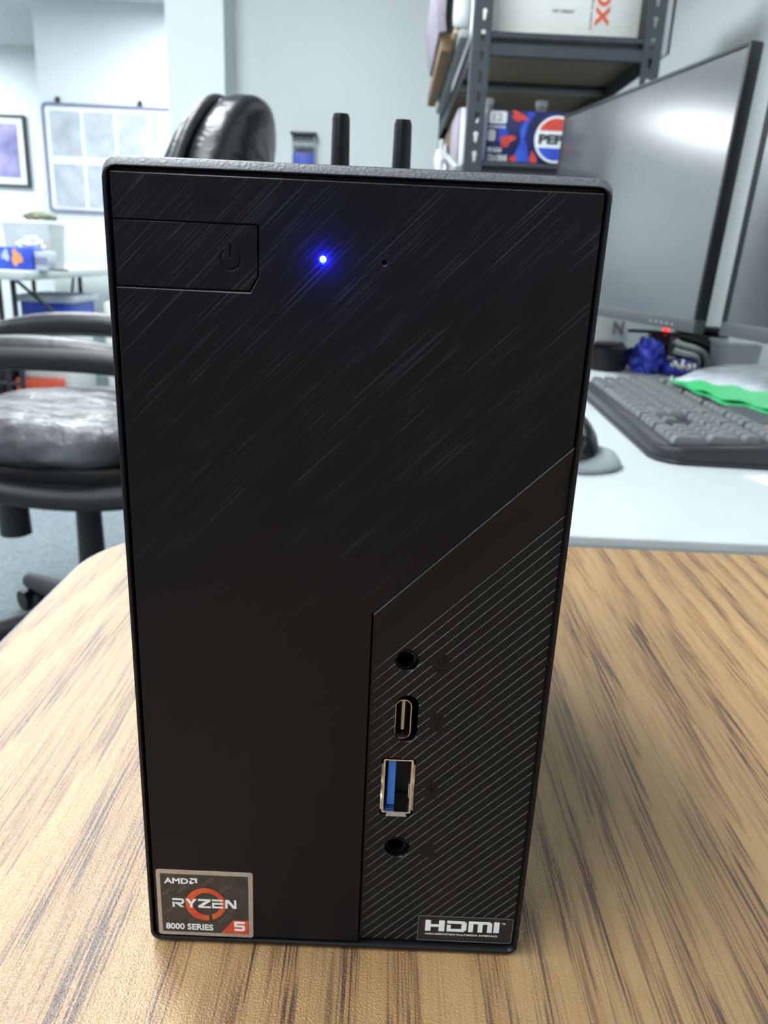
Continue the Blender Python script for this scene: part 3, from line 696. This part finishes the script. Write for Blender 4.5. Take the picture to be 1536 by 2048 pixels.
# blue shiny crumple and pens etc.  (all on the white table)
tag(obj('blue_wrapper', blob(.352, .925, TZ+.0155, .022, .026, .026, .5, 2.6, 4, 3), 'foil'), 'crumpled shiny blue wrapper behind the keyboard under the monitor', 'wrapper')
w_ = thing('glass_beads_pack', 'bag of clear shiny beads next to the crumpled blue wrapper', 'bag', (.395, .905, TZ))
obj('pouch', blob(.392, .905, TZ+.0085, .024, .018, .0130, .3, 3, 3, 7), 'foil', w_)
for i, (x, y, z) in enumerate([(.378, .892, .0245), (.386, .888, .0225), (.396, .889, .0215), (.390, .897, .026), (.404, .893, .0215)]):
    b = bmesh.new(); bmesh.ops.create_uvsphere(b, u_segments=12, v_segments=8, radius=.0055); bmesh.ops.translate(b, vec=(x, y, z), verts=b.verts); obj('bead', b, 'nickel', w_)
sp_ = thing('desk_speaker', 'dark rounded desk speaker standing between the computer and the blue wrapper', 'speaker', (.30, .925, TZ))
obj('body', lathe([(.022, 0), (.0255, .003), (.027, .015), (.0255, .030), (.020, .0345), (.0, .035)], 30, (.300, .925, TZ)), 'blackp', sp_)
obj('top_ring', lathe([(.017, .0346), (.019, .0350), (.019, .0365), (.0, .0370)], 30, (.300, .925, TZ)), 'bezel', sp_)
pb = thing('white_carton', 'small white printed carton behind the dark desk speaker', 'box', (.31, .98, TZ))
obj('carton', bx(.289, .336, .965, 1.02, TZ+.0005, TZ+.0745, .004), 'boxw', pb)
t_ = fit(text('N', 1, .001, .02), 0, .014, 0, .018); obj('printed_mark', wallplane(t_, .314, .9642, TZ+.044), 'inkg', pb, False)
# cables
for i, (pts, r, m_, lb) in enumerate([
    ([(.382, .912, .0535), (.385, .911, .049), (.415, .912, .044), (.440, .940, .030), (.446, .953, TZ+.0055)], .0038, 'wcable', 'upper pale cable running right from the red lamp under the left monitor'),
    ([(.380, .904, .0415), (.392, .903, .038), (.412, .904, .035), (.428, .940, .018), (.431, .950, TZ+.0052)], .0042, 'wcable', 'middle pale cable below the red lamp'),
    ([(.378, .922, .0285), (.39, .921, .0265), (.415, .922, .024), (.414, .945, .018), (.413, .950, TZ+.0042)], .0034, 'wcable', 'lowest pale cable right above the shiny beads'),
    ([(.33, .950, .0600), (.37, .935, .0625), (.41, .932, .055), (.452, .935, .040), (.462, .946, TZ+.003)], .0022, 'blackp', 'thin black cable hanging along the red lamp')]):
    tag(obj('cable', tube(pts, r), m_), lb, 'cable', 'cables under the monitors')
pbk = thing('power_strip', 'black power strip lying behind the pale cables under the left monitor', 'power strip', (.41, 1.0, TZ))
obj('body', bx(.405, .475, .962, 1.000, TZ+.0005, .058, .004), 'blackp', pbk); obj('plug', bx(.408, .435, .966, .996, .0585, .068, .003), 'bezel', pbk); obj('plug', bx(.440, .470, .966, .996, .0585, .068, .003), 'blackp', pbk)
usb = thing('red_light_adapter', 'small black adapter with a glowing red lamp under the monitor edge', 'adapter', (.374, .955, TZ))
obj('body', bx(.362, .388, .945, .965, TZ+.0005, .0585, .003), 'blackp', usb)
b = bmesh.new(); bmesh.ops.create_uvsphere(b, u_segments=14, v_segments=8, radius=.0052); bmesh.ops.translate(b, vec=(.3790, .9425, .0625), verts=b.verts); o = obj('lamp', b, 'redled', usb); o['label'] = 'glowing red lamp'
# clear tub
def tub(cx, cy, z0, w, d, h, r=.012, taper=.85, m_='frost'):
    b, vs = loft([[(cx+(p[0])*taper, cy+p[1]*taper, z0) for p in rrect(-w/2, w/2, -d/2, d/2, r)], [(cx+p[0], cy+p[1], z0+h) for p in rrect(-w/2, w/2, -d/2, d/2, r)],
                  [(cx+p[0]*.96, cy+p[1]*.96, z0+h) for p in rrect(-w/2, w/2, -d/2, d/2, r)], [(cx+p[0]*taper*.96, cy+p[1]*taper*.96, z0+.002) for p in rrect(-w/2, w/2, -d/2, d/2, r)]])
    b.faces.new(vs[0]); b.faces.new(vs[-1]); return b
cu_ = thing('clear_tub', 'frosted clear plastic tub under the monitor at the right edge', 'container', (.452, .90, TZ))
obj('tub', tub(.456, .895, TZ+.0005, .056, .05, .045), 'frost', cu_); obj('rim', tub(.456, .895, TZ+.0460, .060, .054, .003, .013, 1.0), 'clear', cu_)

FRAME[0] = None
# ================================================================== STEEL RACK
RX0, RX1, RY0, RY1 = .1515, .5440, 1.70, 2.95
rk = thing('steel_rack', 'dark grey slotted steel shelving rack behind the monitors', 'shelf', ((RX0+RX1)/2, (RY0+RY1)/2, -.75))
def keyhole(cx, cz):
    p = [(cx+.0052*math.cos(t), cz+.006+.0052*math.sin(t)) for t in [(-.25*PI)+1.5*PI*i/10 for i in range(11)]]
    return p+[(cx-.0028, cz-.008), (cx-.0015, cz-.0105), (cx+.0015, cz-.0105), (cx+.0028, cz-.008)]
for (px_, sx) in ((RX0, 1), (RX1, -1)):
    for (py_, sy) in ((RY0, 1), (RY1, -1)):
        x0_, x1_ = sorted((px_, px_+sx*.038))
        zz = []; z = -.72
        while z < 1.28: zz.append(z+.006); z += .0381
        xc = (x0_+x1_)/2 + (.002*sx)
        holes = [keyhole(xc, z_) for z_ in zz if z_ > .25 and z_ < .9] if sy == 1 else []
        b = flat([[(x0_, -.75), (x1_, -.75), (x1_, 1.30), (x0_, 1.30)]]+holes, .0018)
        b = wallplane(b, 0, py_, 0)
        xs0, xs1 = sorted((px_, px_+sx*.0018))
        b = bx(xs0, xs1, min(py_+sy*.001, py_+sy*.038), max(py_+sy*.001, py_+sy*.038), -.75, 1.30, bm=b)
        obj('post', b, 'rack', rk, False)
levels = [(.577, .030), (.333, .030), (-.05, .03), (-.45, .03), (1.20, .03)]
for zt, _ in levels:
    for yb, sg in ((RY0+.002, 1), (RY1-.004, -1)):
        # stepped beam: upper lip, dark rebate, lower flange
        b = bx(RX0+.036, RX1-.036, yb, yb+.0025, zt+.004, zt+.0135); b = bx(RX0+.036, RX1-.036, yb+(.0 if sg > 0 else -.012), yb+(.0155 if sg > 0 else .0), zt+.0118, zt+.0135, bm=b); b = bx(RX0+.036, RX1-.036, yb+.013 if sg > 0 else yb-.012, yb+.014 if sg > 0 else yb, zt-.030, zt+.003, bm=b)
        b = bx(RX0+.036, RX1-.036, yb-.0005, yb+.002, zt-.030, zt-.009, bm=b)
        obj('beam', b, 'rack', rk, False)
    for xb in (RX0+.002, RX1-.005):
        b = bx(xb, xb+.003, RY0+.036, RY1-.036, zt-.030, zt+.012); obj('side_beam', b, 'rack', rk, False)
    obj('shelf_board', bx(RX0+.006, RX1-.006, RY0+.0175, RY1-.010, zt+.0035, zt+.0115), 'pboard', rk, False)
for zt in (.577,):
    obj('tie_bar', bx(RX0+.006, RX1-.006, 2.125, 2.135, zt-.006, zt+.003), 'rack', rk, False)
    obj('tie_bar', bx(RX0+.006, RX1-.006, 2.155, 2.185, zt-.010, zt+.003), 'wedge', rk, False)
ZL = .333+.012; ZU = .577+.012

# paper carton on the upper shelf
cx_ = thing('paper_carton', 'large white copy-paper carton with red lettering on the upper rack shelf', 'box', (.36, 1.85, ZU))
obj('carton', bx(.192, .503, 1.745, 2.03, ZU+.0005, ZU+.24, .002), 'boxw', cx_)
t_ = text('xerox', 1, .001, .012); fit(t_, 0, .165, 0, .030)
t_.transform(Matrix.Rotation(-PI/2, 4, 'Z')); t_ = wallplane(t_, .408, 1.7442, ZU+.030+.165)
obj('red_lettering', t_, 'inkr', cx_, False)
t_ = fit(text('NET WEIGHT', 1, .001, .006), 0, .046, 0, .0055); obj('small_lettering', wallplane(t_, .318, 1.7442, ZU+.052), 'inkg', cx_, False)
t_ = fit(text('premium office paper', 1, .001, .006), 0, .13, 0, .006); t_.transform(Matrix.Rotation(-PI/2, 4, 'Z')); obj('side_lettering', wallplane(t_, .397, 1.7442, ZU+.020+.13), 'inkg', cx_, False)
# board behind right post, leaning
wb_ = thing('white_binder', 'white flat binder with a dark edge sticking out right of the rack', 'binder', (.565, 1.76, ZU))
b = bx(.5475, .570, 1.745, 2.02, ZU-.018, ZU+.24, .004); obj('cover', b, 'boxw', wb_)
obj('spine_strip', bx(.5705, .5745, 1.745, 2.02, ZU-.015, ZU+.24, .001), 'inkk', wb_)

# soda pack on the lower shelf
sd = thing('soda_pack', 'dark blue and red soda can pack on the lower rack shelf', 'box', (.33, 1.78, ZL))
SX0, SZ0, SY = .1985, ZL+.0005, 1.735
obj('carton', bx(SX0, SX0+.265, SY, SY+.125, SZ0, SZ0+.106, .003), 'navy', sd)
def dec(name, pls, m_, y=.0006): return obj(name, wallplane(flat(pls, .0006), SX0, SY-y, SZ0), m_, sd, False)
def blobp(cx, cy, rx, ry, rot=0, seed=0, n=22):
    out = []
    for i in range(n):
        a = 2*PI*i/n; k_ = 1+.22*math.sin(3*a+seed)+.12*math.sin(5*a+seed*2)
        x, y = rx*k_*math.cos(a), ry*k_*math.sin(a); out.append((cx+x*math.cos(rot)-y*math.sin(rot), cy+x*math.sin(rot)+y*math.cos(rot)))
    return out
dec('blue_stripe', [[(.088, .104), (.104, .104), (.088, .075), (.083, .050), (.092, .035), (.098, .004), (.070, .003), (.066, .022), (.076, .045), (.073, .070)]], 'blue2')
dec('blue_stripe', [[(.026, .076), (.040, .074), (.048, .060), (.040, .040), (.026, .044)]], 'blue2')
dec('red_splash', [blobp(.068, .094, .017, .009, -.3, 1)], 'pred', .0012)
dec('red_splash', [blobp(.046, .046, .017, .010, .5, 2)], 'pred', .0012)
dec('red_splash', [blobp(.106, .012, .008, .012, .2, 3)], 'pred', .0010)
dec('red_splash', [blobp(.062, .010, .008, .007, .2, 5)], 'pred', .0010)
dec('red_splash', [blobp(.205, .098, .012, .006, .2, 4)], 'pred', .0010)
dec('white_panel', [rrect(.004, .042, .079, .103, .004)], 'lwhite', .0012)
t_ = fit(text('12', 1, .0004, .02), .013, .033, .083, .099); obj('panel_lettering', wallplane(t_, SX0, SY-.0018, SZ0), 'silver', sd, False)
for (z0_, z1_, x1_, s_) in ((.070, .075, .041, 'CANS'), (.022, .031, .036, 'ZERO SUGAR'), (.004, .017, .050, 'COLA DRINK')):
    t_ = fit(text(s_, 1, .0004, .03), .004, x1_, z0_, z1_); obj('lettering', wallplane(t_, SX0, SY-.0014, SZ0), 'lwhite', sd, False)
dec('white_patch', [rrect(.003, .020, .044, .066, .004)], 'wcable', .0012)
GX, GZ, GR = .1525, .052, .047
dec('round_logo', [circ(GX, GZ, GR, 40)], 'lwhite', .0016)
def cap(a0, a1, r, zc, bow): 
    pts = [(GX+r*math.cos(a0+(a1-a0)*i/16), GZ+r*math.sin(a0+(a1-a0)*i/16)) for i in range(17)]
    return pts
dec('red_wave', [cap(.42, PI-.42, GR-.005, 0, 0)], 'pred', .0022)
dec('blue_wave', [cap(PI+.42, 2*PI-.42, GR-.005, 0, 0)], 'blue2', .0022)
t_ = fit(text('PEPSI', 1, .0004, .05), GX-.038, GX+.038, GZ-.010, GZ+.010); obj('logo_lettering', wallplane(t_, SX0, SY-.0026, SZ0), 'inkk', sd, False)

# two bottles behind the pack
for i, (bx_, lb) in enumerate(((.214, 'clear plastic bottle behind the left end of the soda pack'), (.340, 'clear plastic bottle behind the round logo of the soda pack'))):
    t = thing('water_bottle', lb, 'bottle', (bx_, 1.90, ZL), 0, 'bottles behind the soda pack')
    obj('bottle', lathe([(.028, .0005), (.030, .006), (.030, .085), (.026, .105), (.013, .128), (.012, .140), (.0, .141)], 24, (bx_, 1.90, ZL)), 'frost', t)
    obj('cap', lathe([(.0135, .1415), (.0140, .1425), (.0140, .155), (.0, .156)], 20, (bx_, 1.90, ZL)), 'white', t)

# things at the left side of the lower shelf
bn = thing('white_folder_box', 'upright white magazine box with a purple spine left of the rack post', 'box', (.168, 2.0, ZL))
obj('box', bx(.1600, .1830, 1.99, 2.25, ZL+.0005, ZL+.150, .002), 'lwhite', bn); obj('spine', bx(.1515+.0015, .1595, 1.992, 2.25, ZL+.0005, ZL+.148, .001), 'purple', bn)
obj('spine_mark', bx(.1720, .1760, 1.9885, 1.9898, ZL+.034, ZL+.040), 'inkk', bn, False)
tag(obj('brown_carton', bx(.1585, .30, 2.42, 2.85, ZL+.0005, ZL+.165, .002), 'card'), 'brown cardboard carton at the back of the lower rack shelf', 'box')
def bag_mesh(): return blob(.135, 2.30, ZL+.055, .020, .05, .050, .5, 2, 3, 5)
tag(obj('white_bag', bag_mesh(), 'lwhite'), 'crumpled white plastic bag hanging from the lower rack shelf', 'bag')
tag(obj('strap', tube([(.118, 2.05, .425), (.118, 2.03, .398), (.122, 1.95, .382), (.130, 1.80, .352), (.138, 1.69, .325)], .0075), 'grayb'), 'grey strap hanging in a curve off the lower rack shelf', 'strap')

# stack leaning out of the left side of the upper shelf
def lean(name, label, cat, x0, x1, y0, y1, z0, z1, m_, tilt, grp='papers and boards on the rack side', bev=.001):
    b = bx(x0, x1, y0, y1, z0, z1, bev); b.transform(Matrix.Translation((x1, 0, z0)) @ Matrix.Rotation(tilt, 4, 'Y') @ Matrix.Translation((-x1, 0, -z0)))
    return tag(obj(name, b, m_), label, cat, grp)
lean('grey_board', 'grey board slanting along the outer left edge of the upper shelf', 'board', .128, .148, 1.76, 2.70, .590, .606, 'grayb', .0)
lean('manila_folder', 'manila folder with gold edge on top of the grey board', 'folder', .118, .150, 1.80, 2.60, .607, .616, 'tan', .0)
lean('cardboard_flap', 'brown cardboard flap sticking out left of the rack', 'cardboard', .094, .118, 1.86, 2.55, .585, .620, 'card', .0)
lean('torn_envelope', 'worn pale envelope hanging out furthest left of the rack', 'envelope', .086, .104, 1.84, 2.30, .621, .72, 'purple', -.18)
rl = thing('paper_roll', 'upright white paper roll standing left of the rack post', 'roll', (.135, 1.79, .617))
obj('roll', lathe([(.014, 0), (.019, .006), (.020, .020), (.020, .30), (.016, .302), (.0, .302)], 26, (.134, 1.80, .6165)), 'paper', rl)
tag(obj('paper_roll', lathe([(.010, 0), (.0125, .006), (.013, .020), (.013, .30), (.0, .302)], 26, (.163, 1.765, ZU+.001)), 'lwhite'), 'bright white paper roll directly beside the rack post', 'roll')

# ================================================================== HOLDER ON THE BACK WALL
wh = thing('wall_holder', 'small clear wall holder with a dark top strip and blue cards', 'holder', (-.355, 3.2, .50))
obj('top_strip', bx(-.408, -.307, 3.155, 3.199, .568, .578, .001), 'leg', wh)
obj('pocket', bx(-.403, -.400, 3.157, 3.199, .38, .567, bm=bx(-.315, -.312, 3.157, 3.199, .38, .567, bm=bx(-.400, -.315, 3.193, 3.199, .38, .567, bm=bx(-.400, -.315, 3.157, 3.199, .378, .381)))), 'clear', wh, False)
obj('card_stack', bx(-.397, -.318, 3.165, 3.190, .382, .505, .001), 'blue', wh); obj('grey_roll', cyl((-.397, 3.17, .532), (-.318, 3.17, .532), .012), 'wedge', wh)

# ================================================================== OFFICE CHAIR (facing away to the left)
ch = thing('office_chair', 'black leather office chair with curved loop arms, facing left', 'chair', (-.66, 1.46, -.75))
CXx, CYy = -.655, 1.48
def soft_box(cx, cy, cz, hx, hy, hz, e=3.0, n=26, mfn=None):
    b = bmesh.new(); bmesh.ops.create_cube(b, size=2); bmesh.ops.subdivide_edges(b, edges=b.edges, cuts=13, use_grid_fill=True)
    for v in b.verts:
        p = v.co; l = (abs(p.x)**e+abs(p.y)**e+abs(p.z)**e)**(1/e); q_ = p/l
        v.co = Vector((q_.x*hx, q_.y*hy, q_.z*hz))
        if mfn: v.co = mfn(v.co)
        v.co += Vector((cx, cy, cz))
    return b
def seatf(p):
    p.z += .012*noise.noise(Vector((p.x*9, p.y*14, p.z*5))) - (.02*(1-min(1, abs(p.y)/.2)) if p.z > 0 else 0); return p
obj('seat', soft_box(CXx, CYy, -.225, .265, .235, .066, 2.5, mfn=seatf), 'seatl', ch)
obj('seat_shell', soft_box(CXx, CYy, -.285, .23, .20, .035, 3.5), 'chairp', ch)
def backf(p):
    t_ = (p.z+.36)/.72
    q_ = p.copy(); q_.x += .115*max(0, t_)**1.5 + .10*(p.y/.25)**2*(-1) * .35 + .004*noise.noise(Vector((p.x*12, p.y*9, p.z*13)))
    q_.y *= 1-.25*max(0, t_-.55)
    return q_
def shell(p): return backf(p)
obj('backrest', soft_box(-.385, 1.50, .045, .062, .225, .365, 3.4, mfn=backf), 'leather', ch)
def rim(x_off):
    pts = []
    for i in range(28):
        a = 2*PI*i/28; y = .235*math.copysign(abs(math.cos(a))**.6, math.cos(a)); z = .350*math.copysign(abs(math.sin(a))**.55, math.sin(a))
        q_ = backf(Vector((x_off, y, z))); pts.append((q_.x-.388, q_.y*.92+1.50, q_.z+.050))
    return tube(pts, .011, True, 4, 3)
obj('piping', rim(-.040), 'pad', ch)
obj('cushion', soft_box(-.438, 1.50, .110, .030, .210, .278, 3.0, mfn=backf), 'leather', ch)
obj('back_bracket', tube([(-.60, CYy, -.33), (-.42, CYy, -.34), (-.35, CYy, -.28), (-.34, CYy, -.18)], .022), 'chairp', ch)
def arm(cy, xc, sg):
    pts = []
    for i in range(22):
        a = 2*PI*i/22; e = .62 if math.sin(a) > 0 else 1.0
        x = xc+.285*math.copysign(abs(math.cos(a))**e, math.cos(a)); z = -.185+.135*math.copysign(abs(math.sin(a))**.8, math.sin(a))
        pts.append((x, cy-sg*.02*(math.sin(a)), z))
    a_ = obj('armrest', tube(pts, .023, True, 4, 4), 'chairp', ch)
    padm = soft_box(xc-.02, cy, -.052, .245, .034, .026, 2.6, mfn=lambda p: Vector((p.x, p.y, p.z+.03*(1-(p.x/.245)**2)-.02)))
    obj('arm_pad', padm, 'pad', a_)
arm(1.235, -.585, 1); arm(1.745, -.69, -1)
obj('tilt_mechanism', bx(CXx-.09, CXx+.10, CYy-.07, CYy+.07, -.375, -.325, .012), 'chairp', ch)
obj('tension_knob', cyl((CXx-.115, CYy-.06, -.455), (CXx-.115, CYy-.06, -.375), .032, .030), 'chairp', ch)
obj('gas_column', cyl((-.635, CYy, -.60), (-.635, CYy, -.372), .030, .026, bm=cyl((-.635, CYy, -.66), (-.635, CYy, -.585), .036)), 'chairp', ch)
hub = (-.635, CYy, -.645)
for i in range(5):
    a = math.radians(142+72*i); ex_ = Vector((math.cos(a), math.sin(a), 0))
    tip = Vector(hub)+ex_*.30+Vector((0, 0, -.030))
    lg = obj('base_leg', cyl(Vector(hub)+ex_*.01, tip, .033, .020, 10), 'bezel' if False else 'chairp', ch)
    c_ = tip+Vector((0, 0, -.048)); sd_ = ex_.cross(Vector((0, 0, 1)))
    b = cyl(c_+sd_*.008, c_+sd_*.026, .026, n=18); b = cyl(c_-sd_*.026, c_-sd_*.008, .026, n=18, bm=b); b = cyl(tip+Vector((0, 0, -.01)), c_+Vector((0, 0, .004)), .007, bm=b)
    obj('caster', b, 'blackp', lg)

# ================================================================== FAR FOLDING TABLE AND THINGS ON IT
FT = thing('folding_table', 'white folding table with dark tube legs in the far left of the room', 'table', (-2.16, 4.7, -.75))
b = flat([rrect(-2.54, -1.775, 3.80, 5.62, .045, 5)], .045, .006)
for v in b.verts: v.co.z += -.0325
obj('tabletop', b, 'wtable', FT)
def ftleg(y, s):
    for x in ((-2.42, -2.02, -1.945) if s > 0 else (-2.45, -2.13)): obj('leg', cyl((x, y, -.75), (x, y, -.0565), .014), 'leg', FT)
    obj('crossbar', cyl((-2.42, y, -.60), (-1.945 if s > 0 else -2.13, y, -.60), .011), 'leg', FT); obj('crossbar', cyl((-2.42, y, -.285), (-1.945 if s > 0 else -2.13, y, -.285), .010), 'leg', FT)
    obj('brace', cyl((-1.940 if s > 0 else -2.16, y+s*.02, -.062), (-1.70 if s > 0 else -2.16, y+s*.12, -.31), .009), 'leg', FT)
ftleg(4.02, 1); ftleg(5.40, -1)
TT = -.0095
sb = thing('snack_carton', 'blue snack carton with orange and white print on the far folding table', 'box', (-1.93, 4.0, TT))
obj('carton', bx(-1.985, -1.795, 3.93, 4.07, TT, TT+.108, .003), 'blue', sb)
obj('orange_print', wallplane(flat([blobp(.115, .058, .026, .036, 0, 2)], .001), -1.985, 3.9285, TT), 'orange', sb, False); obj('orange_print', wallplane(flat([blobp(.016, .062, .010, .030, 0, 1)], .001), -1.985, 3.9285, TT), 'tan', sb, False)
obj('white_print', wallplane(flat([blobp(.060, .068, .018, .026, 0, 4)], .001), -1.985, 3.9285, TT), 'paperg', sb, False)
cc_ = thing('card_carton', 'small grey-blue carton right beside the blue snack carton', 'box', (-1.76, 4.0, TT))
obj('carton', bx(-1.790, -1.725, 3.95, 4.06, TT, TT+.092, .003), 'paperg', cc_); obj('blue_band', bx(-1.789, -1.726, 3.948, 3.9495, TT+.028, TT+.066), 'wbframe', cc_, False)
tb_ = thing('storage_tub', 'frosted storage tub standing behind the blue snack carton', 'container', (-1.86, 4.2, TT))
obj('tub', tub(-1.905, 4.24, TT+.0005, .26, .20, .225, .02, .9), 'frost', tb_); obj('lid', bx(-2.040, -1.770, 4.135, 4.345, TT+.227, TT+.243, .004), 'clear', tb_)
tag(obj('olive_cap', blob(-1.865, 4.24, TT+.262, .085, .06, .026, .3, 2.5, 3, 9), 'olive'), 'olive cloth cap lying on top of the frosted tub', 'cap')
tag(obj('tissue', blob(-1.865, 4.10, TT+.121, .060, .022, .035, .8, 2.6, 4, 6), 'paper'), 'crumpled white tissue between the snack carton and the tub', 'tissue')
tag(obj('black_pen', cyl((-1.722, 3.96, TT+.0065), (-1.64, 3.99, TT+.0065), .006), 'leg'), 'dark pen lying at the right end of the cartons on the far table', 'pen')
fb = thing('floor_storage_box', 'blue storage box with a pale lid stacked under the far folding table', 'box', (-1.98, 4.55, -.75))
obj('stand', bx(-2.16, -1.86, 4.50, 4.85, -.75, -.33, .004), 'boxw', fb); obj('body', bx(-2.13, -1.775-.06, 4.48, 4.84, -.329, -.205, .004), 'blue', fb); obj('lid', bx(-2.15, -1.815, 4.46, 4.86, -.204, -.165, .006), 'paperg', fb)
tag(obj('paper_bag', bx(-1.80, -1.56, 4.9, 5.2, -.75, -.22, .004), 'boxw'), 'tall white carton on the floor under the far end of the table', 'box')
# orange-red thing on floor seen between arm and seat
tag(obj('orange_crate', bx(-2.17, -1.90, 4.40, 4.47, -.7495, -.635, .012), 'floorred'), 'orange-red box on the carpet under the far table', 'box')
tag(obj('dark_crate', bx(-2.62, -2.20, 4.32, 4.75, -.7495, -.42, .01), 'chairp'), 'dark crate on the carpet left of the orange-red box', 'crate')

# ================================================================== WHITEBOARD WITH PAPERS
bd = thing('whiteboard', 'wide whiteboard with a lavender frame on the far wall', 'whiteboard', (-1.85, 5.79, .68))
BX0, BX1, BZ0, BZ1 = -2.452, -1.20, .330, 1.035
obj('board', bx(BX0+.02, BX1-.02, 5.782, 5.798, BZ0+.02, BZ1-.02), 'white', bd, False)
b = flat([rrect(BX0, BX1, BZ0, BZ1, .035), rrect(BX0+.022, BX1-.022, BZ0+.022, BZ1-.022, .02)], .024, .004); obj('frame', wallplane(b, 0, 5.786, 0), 'wbframe', bd)
for x in (-2.335, -1.77): obj('clip', bx(x-.014, x+.014, 5.768, 5.796, BZ1+.0, BZ1+.035, .004), 'leg', bd)
nm = ['first', 'second', 'third', 'fourth']
for r_ in range(2):
    for c_ in range(4):
        x = BX0+.052+c_*.232; z = .700-r_*.335; h_ = .285
        o = obj('printed_sheet', bx(x, x+.212, 5.7795, 5.7812, z, z+h_), 'paperg', None, False)
        tag(o, 'printed sheet on the whiteboard, %s from the left in the %s row' % (nm[c_], ['upper', 'lower'][r_]), 'paper', 'sheets pinned on the whiteboard')

# ================================================================== FRAMED PICTURE
fp = thing('framed_picture', 'black-framed print with white mat and purple image on the end wall', 'picture', (-3.45, 7.19, .85))
wallplane_b = lambda x0, x1, z0, z1, w, m_, n_, y, th: obj(n_, wallplane(flat([[(x0, z0), (x1, z0), (x1, z1), (x0, z1)], [(x0+w, z0+w), (x1-w, z0+w), (x1-w, z1-w), (x0+w, z1-w)]], th), 0, y, 0), m_, fp, False)
wallplane_b(-3.78, -3.188, .565, 1.135, .020, 'inkk', 'frame', 7.183, .03)
wallplane_b(-3.76, -3.208, .585, 1.115, .052, 'paper', 'mat', 7.188, .012)
obj('print', bx(-3.71, -3.259, 7.190, 7.196, .636, 1.064), 'photo', fp, False)
